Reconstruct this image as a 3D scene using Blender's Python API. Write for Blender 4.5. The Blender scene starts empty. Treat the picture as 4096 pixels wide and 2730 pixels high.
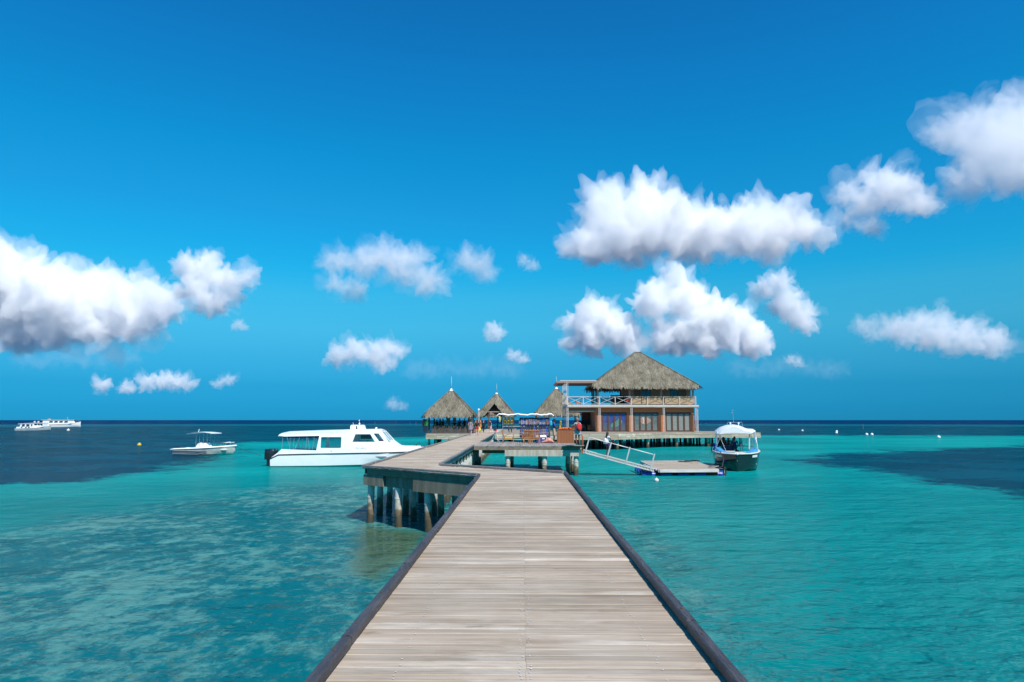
import bpy, bmesh, math, random
import numpy as np
from mathutils import Vector, Matrix, noise
random.seed(7); np.random.seed(7)
R = math.radians
scene = bpy.context.scene
COL = scene.collection

# ------------------------------------------------------------------ camera
F, CX, CY, HZ = 2731.0, 2048.0, 1365.0, 316.5        # photo focal length in pixels, centre, horizon below centre
PITCH, YAW, EYE = math.atan(HZ / F), math.atan(42 / F), 1.65
WATER = -1.9                                           # deck top is z = 0
cam_d = bpy.data.cameras.new('camera'); cam = bpy.data.objects.new('camera', cam_d); COL.objects.link(cam)
cam_d.sensor_width = 36; cam_d.lens = 24; cam_d.clip_end = 90000; cam_d.clip_start = 0.1
cam.location = (0, 0, EYE); cam.rotation_euler = (math.pi / 2 + PITCH, 0, YAW)
scene.camera = cam

# ------------------------------------------------------------------ sky and sun
SUN = Vector((0.34, -0.55, 0.766)).normalized()
world = bpy.data.worlds.new('World'); scene.world = world; world.use_nodes = True
wn, wl = world.node_tree.nodes, world.node_tree.links
wn.clear()
w_out = wn.new('ShaderNodeOutputWorld'); w_bg = wn.new('ShaderNodeBackground'); sky = wn.new('ShaderNodeTexSky')
sky.sky_type = 'NISHITA'; sky.sun_disc = False
sky.sun_elevation = math.asin(SUN.z); sky.sun_rotation = math.atan2(SUN.x, SUN.y)
sky.air_density = 1.0; sky.dust_density = 0.2; sky.ozone_density = 2.5
w_bg.inputs['Strength'].default_value = 0.1
w_tc = wn.new('ShaderNodeTexCoord'); w_sep = wn.new('ShaderNodeSeparateXYZ')
w_ramp = wn.new('ShaderNodeValToRGB'); w_mul = wn.new('ShaderNodeMix'); w_mul.data_type = 'RGBA'; w_mul.blend_type = 'MULTIPLY'
w_mul.inputs['Factor'].default_value = 1.0
wl.new(w_tc.outputs['Generated'], w_sep.inputs[0]); wl.new(w_sep.outputs['Z'], w_ramp.inputs['Fac'])
wl.new(sky.outputs['Color'], w_mul.inputs['A']); wl.new(w_ramp.outputs['Color'], w_mul.inputs['B'])
w_sc = wn.new('ShaderNodeVectorMath'); w_sc.operation = 'SCALE'; w_sc.inputs['Scale'].default_value = 2.0
wl.new(w_mul.outputs['Result'], w_sc.inputs[0]); wl.new(w_sc.outputs[0], w_bg.inputs['Color']); wl.new(w_bg.outputs[0], w_out.inputs[0])
SKY_TINT = [(0, (0.0079, 0.1542, 0.4013)), (0.015, (0.0079, 0.1528, 0.3838)), (0.0477, (0.0133, 0.1751, 0.3515)), (0.0915, (0.036, 0.2536, 0.382)), (0.1315, (0.062, 0.3448, 0.4316)), (0.1748, (0.0584, 0.4096, 0.4856)), (0.2105, (0.0264, 0.4319, 0.5332)), (0.2457, (0.0226, 0.44, 0.5667)), (0.287, (0.0257, 0.4407, 0.5838)), (0.3598, (0.0153, 0.4643, 0.6198)), (0.4597, (0.0193, 0.4328, 0.6502)), (0.5471, (0.0224, 0.3922, 0.6265))]   # deep polarised tropical blue: tints the sky by elevation
els = w_ramp.color_ramp.elements
while len(els) > 1: els.remove(els[-1])
els[0].position = SKY_TINT[0][0]; els[0].color = (*SKY_TINT[0][1], 1)
for p_, c_ in SKY_TINT[1:]:
    e_ = els.new(p_); e_.color = (*c_, 1)
sun_d = bpy.data.lights.new('sun', 'SUN'); sun = bpy.data.objects.new('sun', sun_d); COL.objects.link(sun)
sun_d.energy = 4.6; sun_d.angle = R(0.53); sun_d.color = (1.0, 0.95, 0.88)
sun.rotation_euler = (-SUN).to_track_quat('-Z', 'Y').to_euler(); sun.location = (0, 0, 60)

vs = scene.view_settings
scene.display_settings.display_device = 'sRGB'
vs.view_transform = 'Standard'; vs.look = 'None'; vs.exposure = 0.35; vs.gamma = 1.0; vs.use_curve_mapping = False
cy = scene.cycles
cy.use_denoising = True; cy.max_bounces = 16; cy.diffuse_bounces = 3; cy.glossy_bounces = 3; cy.transmission_bounces = 4
cy.transparent_max_bounces = 12; cy.volume_bounces = 16; cy.caustics_reflective = False; cy.caustics_refractive = False
cy.sample_clamp_indirect = 6

# ------------------------------------------------------------------ photo pixel -> direction; distance comes from what the thing stands on
def ray(x, y):
    u, v = x - CX, CY - y
    fw = F * math.cos(PITCH) - v * math.sin(PITCH); up = v * math.cos(PITCH) + F * math.sin(PITCH)
    return (u * math.cos(YAW) - fw * math.sin(YAW), u * math.sin(YAW) + fw * math.cos(YAW), up)
def on(x, y, z=0.0):
    a, b, c = ray(x, y); t = (z - EYE) / c; return Vector((a * t, b * t, z))
def at(x, y, D):
    a, b, c = ray(x, y); t = D / b; return Vector((a * t, D, EYE + c * t))

# ------------------------------------------------------------------ materials
MATS = {}
def mat(name, col, rough=0.6, metal=0.0, var=0.12, scale=4.0, stretch=(1, 1, 1), bump=0.0, bscale=None, col2=None, attr=None, attr_amt=0.3, spec=0.5, coat=0.0, detail=4.0):
    if name in MATS: return MATS[name]
    m = bpy.data.materials.new(name); m.use_nodes = True; MATS[name] = m
    nt = m.node_tree; n, l = nt.nodes, nt.links
    b = n['Principled BSDF']; b.inputs['Roughness'].default_value = rough; b.inputs['Metallic'].default_value = metal
    b.inputs['Specular IOR Level'].default_value = spec; b.inputs['Coat Weight'].default_value = coat
    tc = n.new('ShaderNodeTexCoord'); mp = n.new('ShaderNodeMapping'); mp.inputs['Scale'].default_value = stretch
    l.new(tc.outputs['Object'], mp.inputs[0])
    nz = n.new('ShaderNodeTexNoise'); nz.inputs['Scale'].default_value = scale; nz.inputs['Detail'].default_value = detail; nz.inputs['Roughness'].default_value = 0.6
    l.new(mp.outputs[0], nz.inputs['Vector'])
    mx = n.new('ShaderNodeMix'); mx.data_type = 'RGBA'
    c2 = col2 if col2 else tuple(min(1, c * (1 + var)) for c in col)
    c1 = col if col2 else tuple(c * (1 - var) for c in col)
    mx.inputs['A'].default_value = (*c1, 1); mx.inputs['B'].default_value = (*c2, 1)
    rp = n.new('ShaderNodeMapRange'); rp.inputs['From Min'].default_value = 0.3; rp.inputs['From Max'].default_value = 0.7
    l.new(nz.outputs['Fac'], rp.inputs['Value']); l.new(rp.outputs[0], mx.inputs['Factor'])
    last = mx.outputs['Result']
    if attr:
        at_ = n.new('ShaderNodeAttribute'); at_.attribute_name = attr
        mr = n.new('ShaderNodeMapRange'); mr.inputs['To Min'].default_value = 1 - attr_amt; mr.inputs['To Max'].default_value = 1 + attr_amt
        l.new(at_.outputs['Fac'], mr.inputs['Value'])
        vm = n.new('ShaderNodeVectorMath'); vm.operation = 'SCALE'; l.new(last, vm.inputs[0]); l.new(mr.outputs[0], vm.inputs['Scale'])
        last = vm.outputs[0]
    l.new(last, b.inputs['Base Color'])
    if bump:
        bp = n.new('ShaderNodeBump'); bp.inputs['Strength'].default_value = bump; bp.inputs['Distance'].default_value = 0.02
        nb = nz
        if bscale:
            nb = n.new('ShaderNodeTexNoise'); nb.inputs['Scale'].default_value = bscale; l.new(mp.outputs[0], nb.inputs['Vector'])
        l.new(nb.outputs['Fac'], bp.inputs['Height']); l.new(bp.outputs[0], b.inputs['Normal'])
    return m
def glass(name, tint, alpha=0.35, rough=0.02):
    if name in MATS: return MATS[name]
    m = bpy.data.materials.new(name); m.use_nodes = True; MATS[name] = m
    n, l = m.node_tree.nodes, m.node_tree.links; n.clear()
    o = n.new('ShaderNodeOutputMaterial'); t = n.new('ShaderNodeBsdfTransparent'); t.inputs[0].default_value = (*tint, 1)
    g = n.new('ShaderNodeBsdfGlossy'); g.inputs['Roughness'].default_value = rough
    lw = n.new('ShaderNodeLayerWeight'); pw = n.new('ShaderNodeMath'); pw.operation = 'POWER'; pw.inputs[1].default_value = 5.0; l.new(lw.outputs['Facing'], pw.inputs[0])
    fr = n.new('ShaderNodeMath'); fr.operation = 'MULTIPLY_ADD'; fr.inputs[1].default_value = 0.9; fr.inputs[2].default_value = 0.05; l.new(pw.outputs[0], fr.inputs[0])
    mx = n.new('ShaderNodeMixShader'); l.new(fr.outputs[0], mx.inputs[0]); l.new(t.outputs[0], mx.inputs[1]); l.new(g.outputs[0], mx.inputs[2]); l.new(mx.outputs[0], o.inputs[0])
    return m

# ------------------------------------------------------------------ objects
def tag(o, label=None, cat=None, group=None, kind=None):
    if label: o['label'] = label
    if cat: o['category'] = cat
    if group: o['group'] = group
    if kind: o['kind'] = kind
    return o
def empty(name, loc, label, cat, group=None, rz=0.0):
    o = bpy.data.objects.new(name, None); COL.objects.link(o); o.location = loc; o.rotation_euler = (0, 0, rz)
    o.empty_display_size = 0.2
    return tag(o, label, cat, group)
def copy_tree(o, parent=None):
    c = o.copy(); COL.objects.link(c); c.parent = parent
    for ch in list(o.children): copy_tree(ch, c)
    return c

class MB:
    """collects shapes; build() links them as one mesh object"""
    def __init__(s): s.v = []; s.f = []; s.m = []; s.a = []; s.cm = 0; s.ca = 0.5
    def add(s, vs, fs):
        b = len(s.v); s.v += [tuple(v) for v in vs]; s.a += [s.ca] * len(vs)
        for f in fs: s.f.append(tuple(b + i for i in f)); s.m.append(s.cm)
        return s
    def box(s, x0, x1, y0, y1, z0, z1):
        return s.add([(x0, y0, z0), (x1, y0, z0), (x1, y1, z0), (x0, y1, z0), (x0, y0, z1), (x1, y0, z1), (x1, y1, z1), (x0, y1, z1)],
                     [(3, 2, 1, 0), (4, 5, 6, 7), (0, 1, 5, 4), (1, 2, 6, 5), (2, 3, 7, 6), (3, 0, 4, 7)])
    def cbox(s, x0, x1, y0, y1, z0, z1, c=0.01):
        """box with its top edges chamfered"""
        z2 = z1 - c
        v = [(x0, y0, z0), (x1, y0, z0), (x1, y1, z0), (x0, y1, z0), (x0, y0, z2), (x1, y0, z2), (x1, y1, z2), (x0, y1, z2),
             (x0 + c, y0 + c, z1), (x1 - c, y0 + c, z1), (x1 - c, y1 - c, z1), (x0 + c, y1 - c, z1)]
        f = [(3, 2, 1, 0)]
        for i in range(4):
            j = (i + 1) % 4; f += [(i, j, 4 + j, 4 + i), (4 + i, 4 + j, 8 + j, 8 + i)]
        return s.add(v, f + [(8, 9, 10, 11)])
    def beam(s, p0, p1, w, h, up=(0, 0, 1)):
        p0, p1 = Vector(p0), Vector(p1); d = (p1 - p0).normalized(); u = Vector(up)
        if abs(d.dot(u)) > 0.98: u = Vector((0, 1, 0))
        r = d.cross(u).normalized(); u = r.cross(d).normalized()
        q = [r * (w / 2) * a + u * (h / 2) * b for a, b in ((-1, -1), (1, -1), (1, 1), (-1, 1))]
        return s.add([p0 + k for k in q] + [p1 + k for k in q], [(0, 1, 2, 3), (7, 6, 5, 4), (4, 5, 1, 0), (5, 6, 2, 1), (6, 7, 3, 2), (7, 4, 0, 3)])
    def tube(s, pts, r, n=8, cap=True):
        pts = [Vector(p) for p in pts]; k = len(pts); rr = r if isinstance(r, (list, tuple)) else [r] * k
        rings = []; pu = None
        for i, p in enumerate(pts):
            d = (pts[min(i + 1, k - 1)] - pts[max(i - 1, 0)]).normalized()
            u = pu if pu is not None else (Vector((0, 0, 1)) if abs(d.z) < 0.9 else Vector((1, 0, 0)))
            x = d.cross(u).normalized(); u = x.cross(d).normalized(); pu = u
            rings.append([p + (x * math.cos(2 * math.pi * j / n) + u * math.sin(2 * math.pi * j / n)) * rr[i] for j in range(n)])
        return s.loft(rings, cap)
    def loft(s, rings, cap=True, closed=True):
        n = len(rings[0]); v = [p for r in rings for p in r]; f = []
        for i in range(len(rings) - 1):
            for j in range(n if closed else n - 1):
                a, b = i * n + j, i * n + (j + 1) % n; f.append((a, b, b + n, a + n))
        if cap and closed: f += [tuple(reversed(range(n))), tuple(range((len(rings) - 1) * n, len(rings) * n))]
        return s.add(v, f)
    def prism(s, poly, axis, a, b):
        """polygon (2D) extruded along an axis from a to b"""
        def P3(p, t): return {'x': (t, p[0], p[1]), 'y': (p[0], t, p[1]), 'z': (p[0], p[1], t)}[axis]
        n = len(poly)
        return s.add([P3(p, a) for p in poly] + [P3(p, b) for p in poly], [tuple(range(n)), tuple(range(2 * n - 1, n - 1, -1))] + [(i, n + i, n + (i + 1) % n, (i + 1) % n) for i in range(n)])
    def ball(s, c, r, n=10, m=7, sc=(1, 1, 1)):
        c = Vector(c); v = [c + Vector((0, 0, r * sc[2]))]; f = []
        for i in range(1, m):
            t = math.pi * i / m
            for j in range(n):
                p = 2 * math.pi * j / n; v.append(c + Vector((r * sc[0] * math.sin(t) * math.cos(p), r * sc[1] * math.sin(t) * math.sin(p), r * sc[2] * math.cos(t))))
        v.append(c - Vector((0, 0, r * sc[2])))
        for j in range(n): f.append((0, 1 + j, 1 + (j + 1) % n)); f.append((len(v) - 1, 1 + (m - 2) * n + (j + 1) % n, 1 + (m - 2) * n + j))
        for i in range(m - 2):
            for j in range(n): a = 1 + i * n + j; b = 1 + i * n + (j + 1) % n; f.append((a, a + n, b + n, b))
        return s.add(v, f)
    def panel(s, outer, holes, to3d, thick):
        """flat panel with openings; to3d(u, v, d) places it, d running through the thickness"""
        bm = bmesh.new(); ed = []
        for loop in [outer] + list(holes):
            vs = [bm.verts.new((p[0], p[1], 0)) for p in loop]
            ed += [bm.edges.new((vs[i], vs[(i + 1) % len(vs)])) for i in range(len(vs))]
        bmesh.ops.triangle_fill(bm, use_beauty=True, use_dissolve=False, edges=ed)
        bm.verts.ensure_lookup_table(); bm.verts.index_update()
        V = [v.co.copy() for v in bm.verts]; Fc = [[v.index for v in f.verts] for f in bm.faces]; n = len(V)
        s.add([to3d(p.x, p.y, 0) for p in V] + [to3d(p.x, p.y, thick) for p in V], [tuple(f) for f in Fc] + [tuple(n + i for i in reversed(f)) for f in Fc])
        bm.free()
        for loop in [outer] + list(holes):
            k = len(loop)
            s.add([to3d(p[0], p[1], 0) for p in loop] + [to3d(p[0], p[1], thick) for p in loop], [(i, (i + 1) % k, k + (i + 1) % k, k + i) for i in range(k)])
        return s
    def build(s, name, mats, parent=None, smooth=False, world=False, kind=None, fixn=True):
        me = bpy.data.meshes.new(name); me.from_pydata(s.v, [], s.f)
        mats = mats if isinstance(mats, (list, tuple)) else [mats]
        for m in mats: me.materials.append(m)
        if len(mats) > 1: me.polygons.foreach_set('material_index', s.m)
        if any(x != 0.5 for x in s.a):
            me.attributes.new('rnd', 'FLOAT', 'POINT').data.foreach_set('value', s.a)
        if fixn:
            bm = bmesh.new(); bm.from_mesh(me); bmesh.ops.recalc_face_normals(bm, faces=bm.faces); bm.to_mesh(me); bm.free()
        if smooth: me.polygons.foreach_set('use_smooth', [True] * len(me.polygons))
        me.update()
        o = bpy.data.objects.new(name, me); COL.objects.link(o)
        if parent:
            o.parent = parent
            if world: o.matrix_parent_inverse = Matrix.Translation(-Vector(parent.location))
        if kind: o['kind'] = kind
        return o
def autosmooth(o, deg=35):
    """smooth shading that keeps hard edges"""
    me = o.data; bm = bmesh.new(); bm.from_mesh(me)
    for e in bm.edges:
        e.smooth = not (len(e.link_faces) == 2 and e.calc_face_angle(0) > R(deg))
    for f in bm.faces: f.smooth = True
    bm.to_mesh(me); bm.free(); return o
def text(name, s, loc, size, m, parent, rot=(math.pi / 2, 0, 0)):
    c = bpy.data.curves.new(name, 'FONT'); c.body = s; c.size = size; c.extrude = 0.002; c.align_x = 'CENTER'
    t = bpy.data.objects.new('t', c); COL.objects.link(t); me = bpy.data.meshes.new_from_object(t.evaluated_get(bpy.context.evaluated_depsgraph_get())); bpy.data.objects.remove(t)
    me.materials.clear(); me.materials.append(m); o = bpy.data.objects.new(name, me); COL.objects.link(o); o.location = loc; o.rotation_euler = rot; o.parent = parent
    return o

# ================================================================== SEA
def seg_dist(px, py, a, b):
    ax, ay = a; bx, by = b; dx, dy = bx - ax, by - ay
    t = np.clip(((px - ax) * dx + (py - ay) * dy) / (dx * dx + dy * dy + 1e-9), 0, 1)
    return np.hypot(px - ax - t * dx, py - ay - t * dy)
def signed(px, py, poly):
    """distance to a polygon, positive inside"""
    d = np.full(px.shape, 1e9); ins = np.zeros(px.shape, bool)
    for i in range(len(poly)):
        a, b = poly[i], poly[(i + 1) % len(poly)]
        d = np.minimum(d, seg_dist(px, py, a, b))
        c = ((a[1] > py) != (b[1] > py)) & (px < (b[0] - a[0]) * (py - a[1]) / (b[1] - a[1] + 1e-12) + a[0]); ins ^= c
    return np.where(ins, d, -d)
def wpoly(pts): return [tuple(on(x, y, WATER)[:2]) for x, y in pts]
FAR_EDGE = [(-900, 1975), (-300, 1958), (0, 1946), (260, 1936), (520, 1915), (730, 1889), (870, 1858), (960, 1836), (975, 1818), (905, 1798), (1020, 1773), (1580, 1750), (2100, 1745), (2850, 1743), (4096, 1745), (4900, 1747)]
far_poly = wpoly(FAR_EDGE) + [(9000, 6000), (9000, 60000), (-20000, 60000), (-20000, 3000)]
q = lambda x, y: (2600 + x / 1.4385, 1640 + y / 1.4385)
patch_poly = wpoly([q(*p) for p in [(800, 290), (900, 280), (1010, 255), (1180, 240), (1500, 235), (1800, 215), (2152, 205), (2500, 195), (2900, 230), (2900, 600), (2500, 560), (2152, 485), (1950, 455), (1750, 440), (1580, 415), (1480, 392), (1230, 375), (1280, 345), (1050, 318), (900, 298)]])
coral_poly = wpoly([(-1500, 2230), (0, 2140), (260, 2090), (700, 2020), (1050, 1960), (1460, 1935), (1600, 1990), (1860, 1990), (1900, 2300), (1900, 2800), (1900, 4200), (-2500, 4200)])
side_poly = wpoly([(2330, 1900), (2560, 1915), (2560, 2050), (2800, 2230), (3000, 2500), (3250, 2790), (3300, 3600), (2900, 3600), (2760, 2560), (2330, 1950)])
ang = np.concatenate([np.linspace(-48, 48, 260), np.linspace(50, 310, 100)])
rad = 1.2 * 1.034 ** np.arange(0, 306); rad = np.append(rad, 60000.0)
A, Rr = np.meshgrid(np.radians(ang), rad)
X = (Rr * np.sin(A)).ravel(); Y = (Rr * np.cos(A)).ravel()
na, nr = len(ang), len(rad)
def sheet(name, X, Y, Z, m, attrs):
    co = np.stack([X, Y, Z], 1); i = np.arange(nr - 1)[:, None] * na; j = np.arange(na)[None, :]; jn = (j + 1) % na
    q = np.stack([i + j, i + na + j, i + na + jn, i + jn], 2).reshape(-1, 4)
    me = bpy.data.meshes.new(name); me.from_pydata(co.tolist(), [], q.tolist()); me.materials.append(m)
    for k, v in attrs.items(): me.attributes.new(k, 'FLOAT', 'POINT').data.foreach_set('value', v.astype(np.float32))
    me.polygons.foreach_set('use_smooth', [True] * len(me.polygons))
    o = bpy.data.objects.new(name, me); COL.objects.link(o); tag(o, kind='structure'); return o
dist = np.hypot(X, Y)
grass = np.maximum(signed(X, Y, far_poly), signed(X, Y, patch_poly)) / np.maximum(dist, 20)
coral = np.maximum(np.clip(signed(X, Y, coral_poly) / 9 + 0.5, 0, 1), 0.52 * np.clip(signed(X, Y, side_poly) / 1.5 + 0.5, 0, 1))
shoal = np.clip(signed(X, Y, wpoly([(1440, 2095), (1560, 2115), (1720, 2130), (1640, 2240), (1500, 2340), (1390, 2290), (1400, 2160)])) / 1.2 + 0.5, 0, 1)
clar = np.clip(1.0 - (dist - 6) / 45, 0, 1)

def sea_material():
    m = bpy.data.materials.new('sea_water'); m.use_nodes = True
    n, l = m.node_tree.nodes, m.node_tree.links; n.clear()
    N = lambda t, **k: n.new(t)
    def attr(a): x = n.new('ShaderNodeAttribute'); x.attribute_name = a; return x.outputs['Fac']
    geo = n.new('ShaderNodeNewGeometry'); pos = geo.outputs['Position']
    def noise_(scale, detail=3, rough=0.55, st=(1, 1, 1), off=(0, 0, 0)):
        mp = n.new('ShaderNodeMapping'); mp.inputs['Scale'].default_value = st; mp.inputs['Location'].default_value = off; l.new(pos, mp.inputs[0])
        t = n.new('ShaderNodeTexNoise'); t.inputs['Scale'].default_value = scale; t.inputs['Detail'].default_value = detail; t.inputs['Roughness'].default_value = rough
        l.new(mp.outputs[0], t.inputs['Vector']); return t.outputs['Fac']
    def mr(v, a, b, c=0.0, d=1.0, smooth=True):
        x = n.new('ShaderNodeMapRange'); x.interpolation_type = 'SMOOTHSTEP' if smooth else 'LINEAR'
        l.new(v, x.inputs['Value'])
        for k, val in (('From Min', a), ('From Max', b), ('To Min', c), ('To Max', d)): x.inputs[k].default_value = val
        return x.outputs[0]
    def math_(op, a, b):
        x = n.new('ShaderNodeMath'); x.operation = op
        for i, t in enumerate((a, b)):
            if isinstance(t, (int, float)): x.inputs[i].default_value = t
            else: l.new(t, x.inputs[i])
        return x.outputs[0]
    def mix(f, a, b):
        x = n.new('ShaderNodeMix'); x.data_type = 'RGBA'
        if isinstance(f, (int, float)): x.inputs['Factor'].default_value = f
        else: l.new(f, x.inputs['Factor'])
        for k, t in (('A', a), ('B', b)):
            if isinstance(t, tuple): x.inputs[k].default_value = (*t, 1)
            else: l.new(t, x.inputs[k])
        return x.outputs['Result']
    d_ = attr('dist')
    # water body: turquoise over sand, with drifting paler and deeper tones
    big = noise_(0.035, 3, 0.5, (1, 1.6, 1)); mid = noise_(0.35, 4, 0.6, (0.7, 1.3, 1))
    sand = mix(mr(big, 0.32, 0.68), (0.0006, 0.172, 0.173), (0.0022, 0.285, 0.268))
    sand = mix(math_('MULTIPLY', mr(mid, 0.45, 0.75), 0.35), sand, (0.006, 0.272, 0.245))
    # close to the jetty the water is shallow and greenish
    sand = mix(math_('MULTIPLY', attr('clar'), 0.55), sand, (0.0015, 0.165, 0.155))
    # mottled coral rubble under the shallows
    cn = noise_(2.0, 9, 0.75, (1.0, 0.72, 1)); cn2 = noise_(0.22, 3, 0.5)
    cm = mr(math_('ADD', cn, math_('MULTIPLY', math_('SUBTRACT', cn2, 0.5), 0.5)), 0.43, 0.62)
    rub = mix(cm, (0.001, 0.120, 0.135), (0.092, 0.275, 0.242))
    rub = mix(mr(noise_(4.5, 6, 0.7, (0.9, 0.8, 1), (9, 3, 0)), 0.55, 0.68, 0, 0.7), rub, (0.085, 0.16, 0.095))
    body = mix(mr(math_('ADD', attr('coral'), math_('MULTIPLY', math_('SUBTRACT', mid, 0.5), 1.3)), 0.2, 0.8), sand, rub)
    body = mix(math_('MULTIPLY', mr(math_('ADD', attr('shoal'), math_('MULTIPLY', math_('SUBTRACT', cn, 0.5), 1.2)), 0.3, 0.9), 0.75), body, (0.075, 0.115, 0.05))
    # sea grass and the deeper water beyond it
    g = math_('ADD', attr('grass'), math_('MULTIPLY', math_('SUBTRACT', noise_(0.13, 8, 0.75, (1, 0.6, 1)), 0.5), 0.36))
    g = math_('ADD', g, math_('MULTIPLY', math_('SUBTRACT', noise_(0.9, 5, 0.7, (0.5, 1, 1)), 0.5), 0.16))
    gm = mr(g, -0.015, 0.045)
    gcol = mix(mr(noise_(0.10, 4, 0.6), 0.35, 0.7), (0.0003, 0.034, 0.060), (0.0008, 0.062, 0.096))
    body = mix(gm, body, gcol)
    # far reef strip and the dark drop-off behind it
    dn = math_('MULTIPLY', d_, math_('ADD', 0.9, math_('MULTIPLY', noise_(0.004, 2), 0.2)))
    body = mix(math_('MULTIPLY', mr(dn, 430, 480), 0.65), body, (0.00328, 0.1148, 0.1558))
    body = mix(mr(dn, 640, 720), body, (0.00041, 0.01476, 0.0697))
    # ripples
    rp = math_('ADD', math_('MULTIPLY', noise_(2.2, 3, 0.6, (0.85, 1, 1)), 0.16), math_('MULTIPLY', noise_(0.55, 2, 0.5, (0.8, 1, 1)), 0.4))
    rp = math_('ADD', rp, math_('MULTIPLY', noise_(8.0, 2, 0.5, (0.6, 1, 1)), 0.035))
    rp = math_('ADD', rp, math_('MULTIPLY', noise_(1.1, 4, 0.65, (0.75, 1, 1), (3, 7, 0)), 0.3))
    bp = n.new('ShaderNodeBump'); bp.inputs['Strength'].default_value = 1.0; bp.inputs['Distance'].default_value = 0.26
    l.new(rp, bp.inputs['Height'])
    df = n.new('ShaderNodeBsdfDiffuse'); l.new(body, df.inputs['Color'])
    bp2 = n.new('ShaderNodeBump'); bp2.inputs['Strength'].default_value = 1.0; bp2.inputs['Distance'].default_value = 1.05; l.new(rp, bp2.inputs['Height']); l.new(bp2.outputs[0], df.inputs['Normal'])
    tr = n.new('ShaderNodeBsdfTransparent'); tr.inputs[0].default_value = (0.12, 0.80, 0.82, 1)
    m1 = n.new('ShaderNodeMixShader'); l.new(math_('MULTIPLY', attr('clar'), 0.30), m1.inputs[0]); l.new(df.outputs[0], m1.inputs[1]); l.new(tr.outputs[0], m1.inputs[2])
    gl = n.new('ShaderNodeBsdfGlossy'); gl.inputs['Roughness'].default_value = 0.09; l.new(bp.outputs[0], gl.inputs['Normal'])
    fr = n.new('ShaderNodeFresnel'); fr.inputs[0].default_value = 1.33; l.new(bp.outputs[0], fr.inputs['Normal'])
    m2 = n.new('ShaderNodeMixShader'); l.new(math_('MULTIPLY', fr.outputs[0], 0.13), m2.inputs[0]); l.new(m1.outputs[0], m2.inputs[1]); l.new(gl.outputs[0], m2.inputs[2])
    o = n.new('ShaderNodeOutputMaterial'); l.new(m2.outputs[0], o.inputs[0])
    return m
def bed_material():
    m = mat('seabed_sand', (0.16, 0.34, 0.30), 0.9, scale=0.9, col2=(0.42, 0.52, 0.42), stretch=(0.6, 1, 1), detail=6)
    return m
sheet('sea', X, Y, np.full(X.shape, WATER), sea_material(), dict(grass=grass, coral=coral, clar=clar, dist=dist, shoal=shoal))
bz = np.array([noise.fractal(Vector((x * 0.25, y * 0.25, 0.3)), 0.8, 2.0, 4) if r < 80 else 0.0 for x, y, r in zip(X, Y, dist)])
sheet('seabed', X, Y, WATER - 1.5 + 0.25 * bz - np.clip(dist / 60, 0, 3), bed_material(), {})

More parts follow.
